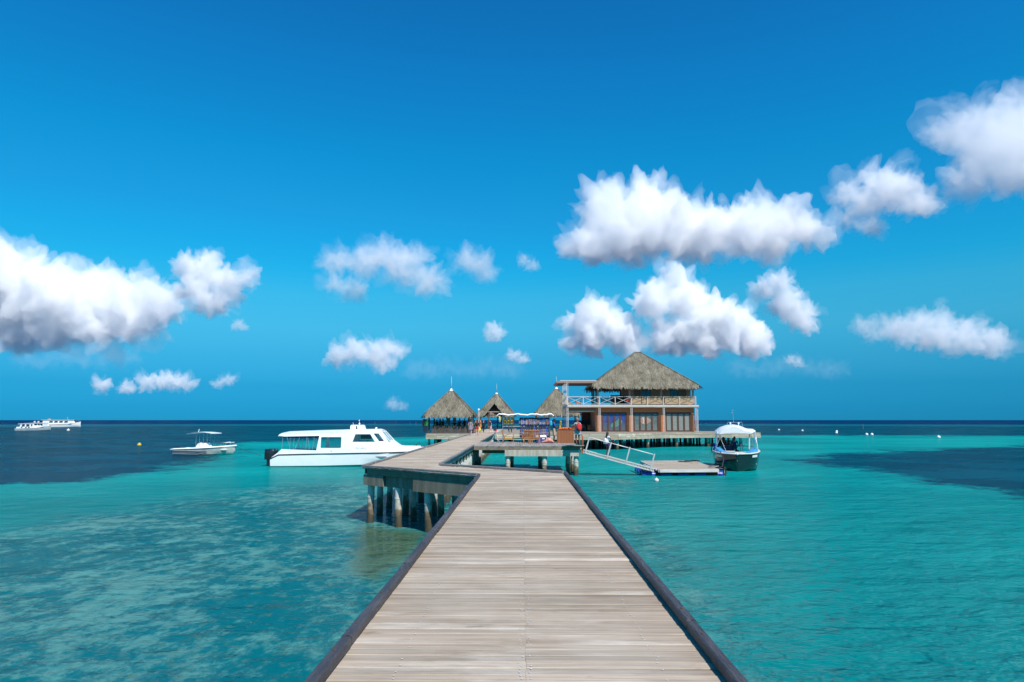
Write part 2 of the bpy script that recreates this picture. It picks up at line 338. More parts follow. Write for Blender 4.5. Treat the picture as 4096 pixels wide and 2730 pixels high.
# ================================================================== CLOUDS (bodies of mist, lit by the sun)
def OV(x, y): return x * 4096 / 2353, y * 2730 / 1568
def cloud_material(name, density):
    m = bpy.data.materials.new(name); m.use_nodes = True; n, l = m.node_tree.nodes, m.node_tree.links; n.clear()
    o = n.new('ShaderNodeOutputMaterial'); v = n.new('ShaderNodeVolumeScatter')
    v.inputs['Color'].default_value = (1, 1, 1, 1); v.inputs['Density'].default_value = density; v.inputs['Anisotropy'].default_value = -0.15
    l.new(v.outputs[0], o.inputs['Volume']); return m
def cloud(label, blobs, k, base=700.0, seed=0):
    rnd = random.Random(seed)
    yb = max(b[1] + b[2] * 0.7 for b in blobs); x0, y0 = OV(1176, yb)
    el = math.atan2(ray(x0, y0)[2], ray(x0, y0)[1]); D = min(max(base / math.tan(max(el, 0.02)), 2600), 15000)
    s = D / 1577.0; bm = bmesh.new(); rm = sum(b[2] for b in blobs) / len(blobs) * s
    for (x, y, r) in blobs:
        r *= 0.93
        for kx in range(5):
            if kx: rr = r * rnd.uniform(0.32, 0.6); a = rnd.uniform(-0.4, math.pi + 0.4); px, py = x + math.cos(a) * r * 0.75, y - math.sin(a) * r * 0.6
            else: rr, px, py = r, x, y
            c = at(*OV(px, py), D + rnd.uniform(-0.8, 0.8) * r * s)
            bmesh.ops.create_icosphere(bm, subdivisions=3, radius=rr * s, matrix=Matrix.Translation(c) @ Matrix.Diagonal((1.08, 1.0, 0.86, 1)))
    me = bpy.data.meshes.new('tmp'); bm.to_mesh(me); bm.free()
    zb = at(*OV(1176, yb), D).z
    def remesh(me, vox):
        o = bpy.data.objects.new('tmp', me); COL.objects.link(o); md = o.modifiers.new('r', 'REMESH'); md.mode = 'VOXEL'; md.voxel_size = vox
        m2 = bpy.data.meshes.new_from_object(o.evaluated_get(bpy.context.evaluated_depsgraph_get())); bpy.data.objects.remove(o); return m2
    def ruffle(me, amp, f1, off, shift):
        nv = len(me.vertices); co = np.empty(nv * 3); me.vertices.foreach_get('co', co); co = co.reshape(-1, 3)
        no = np.empty(nv * 3); me.vertices.foreach_get('normal', no); no = no.reshape(-1, 3)
        d = np.array([noise.turbulence(Vector(c) * f1 + off, 5, False, noise_basis='PERLIN_ORIGINAL', amplitude_scale=0.6, frequency_scale=2.2) for c in co])
        co = co + no * ((d - d.mean()) * rm * amp + shift * rm)[:, None]
        co[:, 2] = np.where(co[:, 2] < zb, zb + (co[:, 2] - zb) * 0.6, co[:, 2])
        me.vertices.foreach_set('co', co.ravel()); me.update(); return me
    base_me = remesh(me, rm / 11); off = Vector((seed * 7.3, 0, 0)); root = None
    # a dense heart inside two thinner, more ragged veils
    for nm, sh, amp, dens, fq in (('cloud', -0.05, 1.05, 0.19, 1.5), ('core', -0.24, 1.0, 0.13, 1.7), ('veil', 0.09, 1.25, 0.055, 1.3)):
        m2 = remesh(ruffle(base_me.copy(), amp, fq / rm, off * (1 + sh), sh), rm / 15)
        m2.materials.clear(); m2.materials.append(cloud_material('cloud_mist', dens * k / rm)); m2.name = nm
        o = bpy.data.objects.new(nm, m2); COL.objects.link(o)
        if root is None: root = tag(o, label, 'cloud', 'clouds over the sea')
        else: o.parent = root; o['kind'] = 'stuff'
    return root
CLOUDS = [
 ('large piled cumulus cloud standing over the two far excursion boats', [(-60, 650, 85), (20, 625, 62), (80, 665, 68), (150, 690, 66), (228, 660, 54), (285, 708, 60), (345, 695, 50), (388, 705, 34), (40, 745, 66), (150, 768, 40), (250, 755, 52), (330, 745, 44), (-20, 720, 75)], 8),
 ('tall cauliflower cloud beside the large piled cumulus', [(430, 618, 30), (465, 612, 36), (500, 645, 40), (535, 672, 26), (568, 640, 19), (455, 665, 36), (490, 700, 34)], 4),
 ('thin ragged cloud high above the white cabin boat', [(765, 606, 30), (840, 602, 42), (885, 592, 38), (925, 612, 44), (962, 588, 26), (985, 645, 38)], 1.6),
 ('faint wisp trailing off the thin ragged cloud', [(1065, 595, 24), (1100, 608, 34), (1115, 628, 26)], 1.0),
 ('faint wisp under the thin ragged cloud', [(775, 655, 22), (810, 668, 30)], 1.1),
 ('small bright cloud low over the white cabin boat', [(775, 822, 26), (820, 808, 28), (865, 812, 32), (905, 806, 24), (880, 838, 20)], 2.6),
 ('long low cloud bank near the horizon over the small fishing boat', [(232, 886, 18), (290, 892, 15), (340, 880, 20), (380, 876, 23), (422, 881, 20)], 2.4),
 ('broad white cloud floating highest above the two-storey house', [(1355, 565, 52), (1395, 478, 55), (1435, 540, 82), (1492, 448, 38), (1520, 520, 78), (1600, 540, 74), (1680, 518, 58), (1740, 540, 60), (1815, 528, 50), (1860, 542, 34)], 7),
 ('billowing sunlit cloud right behind the thatched roof of the house', [(1335, 745, 36), (1370, 732, 44), (1350, 785, 34), (1440, 775, 40), (1500, 695, 42), (1555, 655, 36), (1595, 700, 46), (1635, 725, 46), (1560, 775, 46), (1685, 752, 50), (1730, 785, 36), (1640, 790, 36)], 9),
 ('slanting white cloud tuft beside the billowing sunlit cloud', [(1762, 665, 26), (1795, 652, 24), (1802, 700, 36), (1840, 725, 32), (1852, 755, 17)], 4),
 ('rounded soft cloud between the broad cloud and the high grey one', [(1955, 452, 32), (2020, 420, 42), (2060, 440, 46), (2105, 470, 36), (2005, 468, 36)], 3),
 ('small grey scrap of cloud just under the rounded soft cloud', [(1955, 508, 24), (2002, 524, 26)], 1.6),
 ('high soft grey cloud drifting over the far end of the lagoon', [(2175, 308, 34), (2245, 300, 60), (2300, 345, 84), (2365, 265, 55), (2250, 400, 56), (2340, 410, 62), (2420, 340, 85)], 3),
 ('flat white cloud low over the dark seagrass patch', [(2080, 760, 38), (2145, 768, 44), (2215, 780, 38), (2280, 792, 32), (2120, 742, 28)], 2.6),
 ('thin veil of cloud touching the flat white cloud', [(1985, 750, 24), (2010, 768, 24), (2035, 752, 22)], 0.9),
 ('tiny round cloud above the open-gabled hut', [(1133, 760, 20), (1140, 772, 16)], 2.2),
 ('tiny ragged cloud low above the rack awning', [(1182, 818, 14), (1200, 826, 12)], 1.6),
]
CLOUDS += [
 ('faint smear of cloud near the horizon beside the long low cloud bank', [(500, 884, 12), (526, 874, 14)], 1.1),
 ('faint scrap of cloud just under the tall cauliflower cloud', [(545, 748, 13), (560, 752, 9)], 0.9),
 ('pale haze patch low beside the huts', [(905, 930, 14), (925, 936, 10)], 0.6),
 ('faint wisp between the thin ragged cloud and the broad white one', [(1205, 600, 15), (1222, 612, 14)], 0.8),
 ('wide pale veil of haze under the large piled cumulus', [(60 + 34 * i, 824 + 6 * math.sin(i * 1.7), 25 - 1.5 * (i % 3)) for i in range(8)], 0.16),
 ('wide pale veil of haze low behind the huts', [(960 + 32 * i, 848 + 5 * math.sin(i * 2.1), 24 - 1.5 * (i % 3)) for i in range(8)], 0.13),
 ('wide pale veil of haze low behind the dive boat', [(1700 + 32 * i, 845 + 6 * math.sin(i * 1.3), 24 - 1.5 * (i % 3)) for i in range(8)], 0.13),
 ('tiny scrap of cloud beneath the slanting tuft', [(1818, 828, 12), (1835, 834, 11)], 1.2),
]
for i, (lb, bl, k) in enumerate(CLOUDS): cloud(lb, bl, k, seed=i + 1)

# ================================================================== MATERIALS OF THE JETTY
def wood_deck(name, base, dark, light, grain_axis=0):
    """sun-bleached planks: long grain streaks, brown and white patches, a tone of its own per plank"""
    m = bpy.data.materials.new(name); m.use_nodes = True; MATS[name] = m
    n, l = m.node_tree.nodes, m.node_tree.links; b = n['Principled BSDF']; b.inputs['Roughness'].default_value = 0.75; b.inputs['Specular IOR Level'].default_value = 0.25
    geo = n.new('ShaderNodeNewGeometry'); at_ = n.new('ShaderNodeAttribute'); at_.attribute_name = 'rnd'
    off = n.new('ShaderNodeVectorMath'); off.operation = 'SCALE'; off.inputs[0].default_value = (37, 91, 53); l.new(at_.outputs['Fac'], off.inputs['Scale'])
    ad = n.new('ShaderNodeVectorMath'); ad.operation = 'ADD'; l.new(geo.outputs['Position'], ad.inputs[0]); l.new(off.outputs[0], ad.inputs[1])
    def nz(scale, st, det=4, src=ad.outputs[0]):
        mp = n.new('ShaderNodeMapping'); mp.inputs['Scale'].default_value = st; l.new(src, mp.inputs[0])
        t = n.new('ShaderNodeTexNoise'); t.inputs['Scale'].default_value = scale; t.inputs['Detail'].default_value = det; t.inputs['Roughness'].default_value = 0.65; l.new(mp.outputs[0], t.inputs['Vector']); return t.outputs['Fac']
    st = (0.03, 1, 1) if grain_axis == 0 else (1, 0.03, 1); st2 = (0.25, 1, 1) if grain_axis == 0 else (1, 0.25, 1)
    def mr(v, a, b_, c=0, d=1):
        x = n.new('ShaderNodeMapRange'); l.new(v, x.inputs['Value'])
        for k, val in (('From Min', a), ('From Max', b_), ('To Min', c), ('To Max', d)): x.inputs[k].default_value = val
        return x.outputs[0]
    def mix(f, a, b_):
        x = n.new('ShaderNodeMix'); x.data_type = 'RGBA'; l.new(f, x.inputs['Factor'])
        for k, t in (('A', a), ('B', b_)):
            if isinstance(t, tuple): x.inputs[k].default_value = (*t, 1)
            else: l.new(t, x.inputs[k])
        return x.outputs['Result']
    g = nz(42, st, 3); p1 = nz(2.2, st2, 5); p2 = nz(0.55, (1, 1, 1), 4, geo.outputs['Position'])
    c = mix(mr(g, 0.35, 0.65), tuple(x * 0.80 for x in base), tuple(x * 1.18 for x in base))
    c = mix(mr(p1, 0.52, 0.70, 0, 0.65), c, dark)
    c = mix(mr(nz(1.5, st2, 6), 0.54, 0.68, 0, 0.75), c, light)
    c = mix(mr(p2, 0.45, 0.7, 0, 0.3), c, light)
    c = mix(mr(nz(5.5, (0.35, 1, 1) if grain_axis == 0 else (1, 0.35, 1), 6, geo.outputs['Position']), 0.62, 0.74, 0, 0.55), c, tuple(x * 0.6 for x in dark))
    s = n.new('ShaderNodeVectorMath'); s.operation = 'SCALE'; l.new(c, s.inputs[0]); l.new(mr(at_.outputs['Fac'], 0, 1, 0.74, 1.17), s.inputs['Scale'])
    l.new(s.outputs[0], b.inputs['Base Color'])
    bp = n.new('ShaderNodeBump'); bp.inputs['Strength'].default_value = 0.5; bp.inputs['Distance'].default_value = 0.006; l.new(g, bp.inputs['Height']); l.new(bp.outputs[0], b.inputs['Normal'])
    return m
DECK = wood_deck('bleached_planks', (0.355, 0.287, 0.218), (0.21, 0.15, 0.098), (0.60, 0.545, 0.465))
DECK_Y = wood_deck('bleached_planks_along', (0.29, 0.26, 0.235), (0.19, 0.15, 0.12), (0.44, 0.41, 0.375), 1)
FASCIA = wood_deck('fascia_boards', (0.37, 0.32, 0.235), (0.25, 0.205, 0.13), (0.58, 0.54, 0.455))
KERB = mat('dark_weathered_timber', (0.020, 0.019, 0.026), 0.55, scale=5, stretch=(1.5, 0.25, 1.5), col2=(0.085, 0.076, 0.078), bump=0.9, bscale=40, detail=7)
KERBX = mat('grey_weathered_timber', (0.12, 0.115, 0.115), 0.7, scale=7, stretch=(0.3, 0.3, 1), col2=(0.27, 0.25, 0.235), bump=0.5, bscale=30, detail=6)
RIM = mat('olive_rim_board', (0.13, 0.105, 0.07), 0.8, scale=3, col2=(0.22, 0.18, 0.125), bump=0.3, bscale=20)
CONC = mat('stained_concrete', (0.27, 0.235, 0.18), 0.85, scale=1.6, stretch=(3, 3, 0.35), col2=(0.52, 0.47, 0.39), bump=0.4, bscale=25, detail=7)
CONC_SHADE = mat('shaded_stained_concrete', (0.135, 0.115, 0.08), 0.85, scale=1.6, stretch=(3, 3, 0.35), col2=(0.27, 0.235, 0.175), bump=0.4, bscale=25, detail=7)  # stained concrete again, with the under-deck shade put into its base colour
def pile_material():
    m = bpy.data.materials.new('white_pile'); m.use_nodes = True; MATS['pile'] = m
    n, l = m.node_tree.nodes, m.node_tree.links; b = n['Principled BSDF']; b.inputs['Roughness'].default_value = 0.7
    g = n.new('ShaderNodeNewGeometry'); sp = n.new('ShaderNodeSeparateXYZ'); l.new(g.outputs['Position'], sp.inputs[0])
    t = n.new('ShaderNodeTexNoise'); t.inputs['Scale'].default_value = 4.5; t.inputs['Detail'].default_value = 6; l.new(g.outputs['Position'], t.inputs['Vector'])
    a = n.new('ShaderNodeMath'); a.operation = 'MULTIPLY_ADD'; l.new(t.outputs['Fac'], a.inputs[0]); a.inputs[1].default_value = -1.1; l.new(sp.outputs['Z'], a.inputs[2])
    r = n.new('ShaderNodeValToRGB'); e = r.color_ramp.elements
    mr = n.new('ShaderNodeMapRange'); mr.inputs['From Min'].default_value = WATER - 0.9; mr.inputs['From Max'].default_value = 0.0; l.new(a.outputs[0], mr.inputs['Value']); l.new(mr.outputs[0], r.inputs['Fac'])
    e[0].position = 0.12; e[0].color = (0.045, 0.04, 0.022, 1); e[1].position = 0.60; e[1].color = (0.60, 0.58, 0.53, 1)
    for p, c in ((0.24, (0.075, 0.06, 0.035, 1)), (0.33, (0.20, 0.15, 0.09, 1)), (0.37, (0.40, 0.37, 0.31, 1)), (0.45, (0.50, 0.48, 0.43, 1))): x = e.new(p); x.color = c
    t2 = n.new('ShaderNodeTexNoise'); t2.inputs['Scale'].default_value = 2.0; t2.inputs['Detail'].default_value = 5
    mp = n.new('ShaderNodeMapping'); mp.inputs['Scale'].default_value = (3, 3, 0.5); l.new(g.outputs['Position'], mp.inputs[0]); l.new(mp.outputs[0], t2.inputs['Vector'])
    mx = n.new('ShaderNodeMix'); mx.data_type = 'RGBA'; mx.blend_type = 'MULTIPLY'; m2 = n.new('ShaderNodeMapRange'); m2.inputs['From Min'].default_value = 0.5; m2.inputs['From Max'].default_value = 0.75; m2.inputs['To Max'].default_value = 0.6
    l.new(t2.outputs['Fac'], m2.inputs['Value']); l.new(m2.outputs[0], mx.inputs['Factor']); l.new(r.outputs[0], mx.inputs['A']); mx.inputs['B'].default_value = (0.55, 0.5, 0.38, 1)
    l.new(mx.outputs['Result'], b.inputs['Base Color']); return m
PILE = pile_material()
_pile_me = {}
def pile(parent, x, y, top, r=0.125, bottom=WATER - 1.7, collar=None):
    """a tapering concrete pile with a joint collar, standing in the seabed"""
    mb = MB(); zc = collar if collar is not None else top - 0.32 - random.uniform(0, 0.15); tl = random.uniform(-0.03, 0.03)
    rings = []
    for z, k in ((bottom, 1.12), (WATER - 0.1, 1.06), (WATER + 0.35, 1.0), (zc - 0.05, 0.98), (zc - 0.045, 1.07), (zc, 1.07), (zc + 0.005, 0.97), (top, 0.97)):
        rings.append([(x + tl * (top - z) + r * k * math.cos(2 * math.pi * j / 14), y + r * k * math.sin(2 * math.pi * j / 14), z) for j in range(14)])
    mb.loft(rings); return autosmooth(mb.build('pile', PILE, parent, world=True))

# ================================================================== BOARDWALK
def lerp(pts, y):
    for (y0, x0), (y1, x1) in zip(pts, pts[1:]):
        if y <= y1: return x0 + (x1 - x0) * (y - y0) / (y1 - y0)
    return pts[-1][1]
LEFT = [(-6, -1.29), (20.5, -1.29), (24.3, -5.65), (128, -6.55)]
RIGHT = [(-6, 1.325), (21.6, 1.325), (25.2, -3.02), (128, -3.62)]
walk = empty('boardwalk', (0, 12, WATER), 'long bleached plank boardwalk on white piles, with a dog-leg turn towards the huts', 'boardwalk')
PITCHW = 0.1225
rest = MB(); count = 0; y = -5.0; row = 0
while y < 127:
    y0, y1 = y + 0.0035 + max(0, random.gauss(0.0015, 0.003)), y + PITCHW - 0.0035 - max(0, random.gauss(0.0015, 0.003))
    w = 0.0
    xl0, xl1, xr0, xr1 = lerp(LEFT, y0) + w, lerp(LEFT, y1) + w, lerp(RIGHT, y0) - w, lerp(RIGHT, y1) - w
    near = 3.3 < y < 21.5
    spans = [(xl0, xl1, 0.012, 0.012), (0.018, 0.018, xr0, xr1)] if y < 20.5 else [(xl0, xl1, xr0, xr1)]
    if y < 20.5:   # the two half planks of a row butt near the middle
        j = 0.02 + random.uniform(-0.006, 0.006); spans = [(xl0, xl1, j - 0.0005, j - 0.0005), (j + 0.0005, j + 0.0005, xr0, xr1)]
    tone = random.gauss(0.5, 0.2)
    for (a0, a1, b0, b1) in spans:
        z = random.uniform(-0.004, 0.003); t = random.uniform(-0.002, 0.002); c = 0.006; e = random.uniform(-0.02, 0.015)
        pass
        mb = MB() if near else rest
        mb.ca = min(1, max(0, tone + random.gauss(0, 0.0006)))
        e1 = e if a0 < -0.1 else 0; e2 = e if b0 > 0.1 else 0
        mb.add([(a0 - e1, y0, z - 0.04), (b0 + e2, y0, z - 0.04), (b1 + e2, y1, z - 0.04), (a1 - e1, y1, z - 0.04),
                (a0 - e1, y0, z - c), (b0 + e2, y0, z - c), (b1 + e2, y1, z - c), (a1 - e1, y1, z - c),
                (a0 - e1, y0 + c, z + t), (b0 + e2, y0 + c, z + t), (b1 + e2, y1 - c, z - t), (a1 - e1, y1 - c, z - t)],
               [(3, 2, 1, 0), (0, 1, 5, 4), (1, 2, 6, 5), (2, 3, 7, 6), (3, 0, 4, 7), (4, 5, 9, 8), (5, 6, 10, 9), (6, 7, 11, 10), (7, 4, 8, 11), (8, 9, 10, 11)])
        if near: mb.build('plank', DECK, walk, world=True, fixn=False); count += 1
    y += PITCHW
rest.build('far_planks', DECK, walk, world=True, kind='stuff', fixn=False)
# nail heads and pale wear marks along the joists
nails = MB()
NAIL = mat('bleached_nail_line', (0.55, 0.53, 0.51), 0.7)
for k in range(200):
    yy = -5 + (k + 0.5) * PITCHW
    if not (3 < yy < 20.6): continue
    for xn in (-0.015, 0.05, -0.84, 0.92):
        for s in (-0.03, 0.03):
            if random.random() < 0.7:
                xx, ys = xn + random.gauss(0, 0.008), yy + s + random.gauss(0, 0.004); r_ = random.uniform(0.004, 0.008)
                nails.add([(xx + r_ * math.cos(a), ys + r_ * 1.2 * math.sin(a), 0.0045) for a in (0.4, 1.4, 2.5, 3.5, 4.6, 5.7)], [(0, 1, 2, 3, 4, 5)])
nails.build('nail_heads', NAIL, walk, world=True, kind='stuff', fixn=False)
# kerb rails: lengths of timber laid along both edges
def kerb(path, side, w=0.08, h=0.07, m=KERB, seg=2.6, z=0.05):
    for (ya, xa), (yb, xb) in zip(path, path[1:]):
        L = math.hypot(xb - xa, yb - ya); k = max(1, round(L / seg))
        for i in range(k):
            p0 = Vector((xa + (xb - xa) * i / k, ya + (yb - ya) * i / k, z)); p1 = Vector((xa + (xb - xa) * (i + 1) / k, ya + (yb - ya) * (i + 1) / k, z))
            d = (p1 - p0).normalized(); p1 -= d * 0.025
            r = Vector((d.y, -d.x, 0)); j0, j1 = r * random.uniform(-0.006, 0.006), r * random.uniform(-0.006, 0.006); dz = random.uniform(-0.006, 0.006)
            c = 0.011; ww, hh = w / 2, h / 2
            prof = [(-ww, -hh), (ww, -hh), (ww, hh - c), (ww - c, hh), (-ww + c, hh), (-ww, hh - c)]
            mb = MB(); ns = 4; rings = []
            for q_ in range(ns + 1):
                t = q_ / ns; p = p0.lerp(p1, t) + j0.lerp(j1, t) + Vector((0, 0, dz + random.uniform(-0.003, 0.003)))
                rings.append([p + r * a + Vector((0, 0, b)) for a, b in prof])
            mb.loft(rings); kr = mb.build('kerb_rail', m, walk, world=True)
            if p0.y < 21.5 and p0.y > 2:
                for q_ in (0.12, 0.5, 0.88): b_ = p0.lerp(p1, q_); MB().tube([b_ + Vector((0, 0, h / 2 - 0.004 + dz)), b_ + Vector((0, 0, h / 2 + 0.007 + dz))], 0.011, 8).build('bolt', mat('rusty_bolt', (0.16, 0.09, 0.06), 0.6, 0.5), kr)
def cut(path, y0, y1):
    out = [(y0, lerp(path, y0))] + [p for p in path if y0 < p[0] < y1] + [(y1, lerp(path, y1))]; return out
kerb(cut(LEFT, -5, 20.5), -1); kerb(cut(LEFT, 20.55, 24.3), -1, m=KERBX, w=0.10); kerb(cut(LEFT, 24.4, 84.0), -1, m=KERBX, w=0.10, seg=4.5)
kerb(cut(RIGHT, -5, 21.55), 1); kerb(cut(RIGHT, 21.65, 25.15), 1, m=KERBX, w=0.10); kerb(cut(RIGHT, 25.3, 44.4), 1, m=KERBX, w=0.10, seg=4.5); kerb(cut(RIGHT, 53.0, 82.0), 1, m=KERBX, w=0.10, seg=4.5)
# rim boards under the plank ends
def rim(path, off, m, z0, z1, name='rim_board', t=0.05):
    for (ya, xa), (yb, xb) in zip(path, path[1:]):
        d = Vector((xb - xa, yb - ya, 0)); L = d.length; d.normalize(); r = Vector((d.y, -d.x, 0)) * off
        k = max(1, round(L / 6))
        for i in range(k):
            p0 = Vector((xa, ya, (z0 + z1) / 2)) + d * (L * i / k) + r; p1 = Vector((xa, ya, (z0 + z1) / 2)) + d * (L * (i + 1) / k - 0.01) + r
            MB().beam(p0, p1, t, z1 - z0).build(name, m, walk, world=True)
rim(cut(LEFT, -5, 20.5), 0.08, RIM, -0.24, -0.045); rim(cut(LEFT, 20.7, 24.15), 0.06, RIM, -0.24, -0.045); rim(cut(LEFT, 24.5, 84.0), 0.08, RIM, -0.24, -0.045)
rim(cut(RIGHT, -5, 21.4), -0.08, RIM, -0.24, -0.045); rim(cut(RIGHT, 21.75, 25.05), -0.16, RIM, -0.24, -0.045); rim(cut(RIGHT, 25.4, 82.0), -0.08, KERBX, -0.24, -0.045)
# concrete pile caps and piles
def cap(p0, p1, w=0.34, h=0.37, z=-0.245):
    return MB().beam((p0[0], p0[1], z - h / 2), (p1[0], p1[1], z - h / 2), w, h).build('pile_cap', CONC_SHADE, walk, world=True)
e0 = Vector((-1.29, 20.5)); dd = (Vector((-5.65, 24.3)) - e0).normalized(); inn = Vector((0.67, 0.742))
for a, b, sh in ((0.15, 3.05, 0.20), (3.1, 4.6, 0.30), (4.65, 5.75, 0.21)):
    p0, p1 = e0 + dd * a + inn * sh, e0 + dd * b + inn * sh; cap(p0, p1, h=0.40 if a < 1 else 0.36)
for a in (0.9, 2.55, 4.05, 5.55):
    p = e0 + dd * a + inn * 0.24; pile(walk, p.x, p.y, -0.6, 0.125)
for a in (0.6, 2.0, 3.3, 4.7): 
    p = e0 + dd * a + inn * 1.45; pile(walk, p.x, p.y, -0.6, 0.115)
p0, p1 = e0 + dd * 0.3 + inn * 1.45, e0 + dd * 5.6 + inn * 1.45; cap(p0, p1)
for a in (1.0, 2.6, 4.2):
    p = e0 + dd * a + inn * 2.4; pile(walk, p.x + 0.4, p.y, -0.6, 0.115)
y = 26.0
while y < 84:
    xl, xr = lerp(LEFT, y), lerp(RIGHT, y)
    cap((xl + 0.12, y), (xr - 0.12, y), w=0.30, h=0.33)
    for x in (xl + 0.32, (xl + xr) / 2, xr - 0.28) if y < 34 else (xl + 0.32, xr - 0.28): pile(walk, x, y, -0.57, 0.12)
    if y < 60: pile(walk, xr - 0.28, y + 1.0, -0.24, 0.11)
    y += 2.1
y = 1.0
while y < 21:
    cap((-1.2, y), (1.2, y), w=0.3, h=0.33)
    for x in (-0.9, 0.9): pile(walk, x, y, -0.57, 0.12)
    y += 3.2

# ================================================================== DIVING PLATFORM
PX0, PX1, PY0, PY1 = -3.15, 3.72, 44.6, 52.9
plat = empty('diving_platform', (0.3, 48.5, WATER), 'grey plank diving platform on a pale concrete beam, alongside the boardwalk', 'platform')
n = 52; wd = (PX1 - PX0) / n
for i in range(n):
    mb = MB(); mb.ca = min(1, max(0, random.gauss(0.5, 0.22))); x0 = PX0 + i * wd; dz = random.uniform(-0.004, 0.004); e = random.uniform(-0.03, 0.03)
    mb.cbox(x0 + 0.007, x0 + wd - 0.007, PY0 + e, PY1, -0.045 + dz, dz + 0.002, 0.008); mb.build('plank', DECK_Y, plat, world=True)
for i in range(3):
    x0 = PX0 + (PX1 - PX0) * i / 3
    MB().box(x0, x0 + 2.27, PY0 + 0.01, PY0 + 0.07, -0.27, -0.05).build('rim_board', RIM, plat, world=True)
for yy in (45.0, 48.6, 52.2):
    MB().cbox(-1.15 if yy < 46 else PX0 + 0.3, PX1 - 0.1, (yy - 0.02) if yy > 46 else 44.57, yy + 0.34, -0.66, -0.275, 0.012).build('concrete_beam', CONC, plat, world=True)
for x in (-0.95, 1.42, 3.46):
    pile(plat, x, 44.86, -0.66, 0.165); 
for x, yy in ((3.05, 46.2), (3.4, 46.9), (-0.75, 48.8), (1.25, 48.8), (3.4, 48.8), (1.3, 52.4), (-0.9, 52.4), (3.4, 52.4)): pile(plat, x, yy, -0.6, 0.14)
MB().box(2.75, 3.95, 44.25, 44.75, 0.008, 0.05).build('step_board', FASCIA, plat, world=True)
# orange handrail loop at the head of the gangway
rail = empty('handrail', (3.85, 44.5, -0.5), 'bent orange handrail standing at the head of the gangway', 'handrail')
MB().tube([(3.86, 44.45, -0.45), (3.87, 44.45, 0.2), (3.86, 44.47, 0.62), (3.78, 44.5, 0.74), (3.66, 44.6, 0.72)], 0.045, 8).build('rail_tube', mat('orange_paint', (0.38, 0.085, 0.03), 0.5), rail, world=True, smooth=True)
MB().box(3.74, 3.9, 44.4, 44.5, -0.45, -0.3).build('mounting_plate', mat('orange_paint', (0.38, 0.085, 0.03)), rail, world=True)

# ================================================================== GANGWAY AND PONTOON
ALU = mat('worn_aluminium', (0.52, 0.51, 0.49), 0.45, 0.35, scale=5)
PALE = mat('pale_grey_timber', (0.44, 0.42, 0.385), 0.75, scale=5, stretch=(0.2, 1, 1), col2=(0.62, 0.60, 0.56))
gang = empty('gangway', (6.0, 45.1, WATER), 'pale sloping gangway with one handrail leading down to the pontoon', 'gangway')
g0, g1 = Vector((3.78, 0, -0.28)), Vector((8.45, 0, -1.52)); gd = (g1 - g0).normalized(); gu = Vector((-gd.z, 0, gd.x))
def G(s, yy, h): p = g0 + gd * s + gu * h; return (p.x, yy, p.z)
GL = (g1 - g0).length
for yy in (44.62, 45.62):
    st = MB().beam(G(0, yy, 0.06), G(GL, yy, 0.06), 0.07, 0.05, up=gu).beam(G(0, yy, -0.1), G(GL, yy, -0.1), 0.07, 0.07, up=gu)
    k = 48
    for i in range(k): s = GL * (i + 0.5) / k; st.beam(G(s, yy, -0.07), G(s, yy, 0.04), 0.05, 0.035, up=gd)
    st.build('stringer', PALE, gang, world=True)
for i in range(24):
    s = GL * (i + 0.5) / 24; MB().beam(G(s, 44.68, 0.04), G(s, 45.56, 0.04), 0.17, 0.03, up=gu).build('tread', PALE, gang, world=True)
GP = (0.28, 1.72, 2.95, 4.58)
for s in GP: MB().beam(G(s, 44.55, -0.12), G(s + 0.02, 44.55, 1.0), 0.085, 0.05, up=(0, 1, 0)).build('post', ALU, gang, world=True)
for a, b in zip(GP, GP[1:]): MB().tube([G(a + 0.06, 44.55, 0.93), G(b - 0.06, 44.55, 0.93)], 0.028, 8).build('handrail', mat('white_pipe', (0.72, 0.66, 0.64), 0.4), gang, world=True, smooth=True)
pont = empty('pontoon', (10.8, 48.5, WATER), 'floating plank pontoon carried on blue plastic drums', 'pontoon')
NP = 46
def pn(u, v): # u across 0..1, v away 0..1
    a = Vector((8.75, 44.4)).lerp(Vector((12.55, 44.75)), u); b = Vector((9.15, 53.6)).lerp(Vector((13.25, 54.2)), u); return a.lerp(b, v)
PZ = WATER + 0.42
for i in range(NP):
    v0, v1 = (i + 0.05) / NP, (i + 0.95) / NP; a, b, c, d = pn(0, v0), pn(1, v0), pn(1, v1), pn(0, v1); z = PZ + random.uniform(-0.004, 0.004)
    mb = MB(); mb.ca = min(1, max(0, random.gauss(0.62, 0.2)))
    mb.add([(p.x, p.y, z - 0.035) for p in (a, b, c, d)] + [(p.x, p.y, z) for p in (a, b, c, d)], [(3, 2, 1, 0), (4, 5, 6, 7), (0, 1, 5, 4), (1, 2, 6, 5), (2, 3, 7, 6), (3, 0, 4, 7)])
    mb.build('plank', DECK, pont, world=True)
for (ua, va, ub, vb) in ((0, -0.004, 1, -0.004), (1.012, 0, 1.012, 1), (-0.012, 0, -0.012, 1), (0, 1.004, 1, 1.004)):
    a, b = pn(ua, va), pn(ub, vb); MB().beam((a.x, a.y, PZ - 0.09), (b.x, b.y, PZ - 0.09), 0.06, 0.19).build('rim_board', PALE, pont, world=True)
BLUE = mat('blue_drum_plastic', (0.012, 0.055, 0.30), 0.35, var=0.2, scale=6); BLACKR = mat('black_rubber', (0.018, 0.018, 0.02), 0.7)
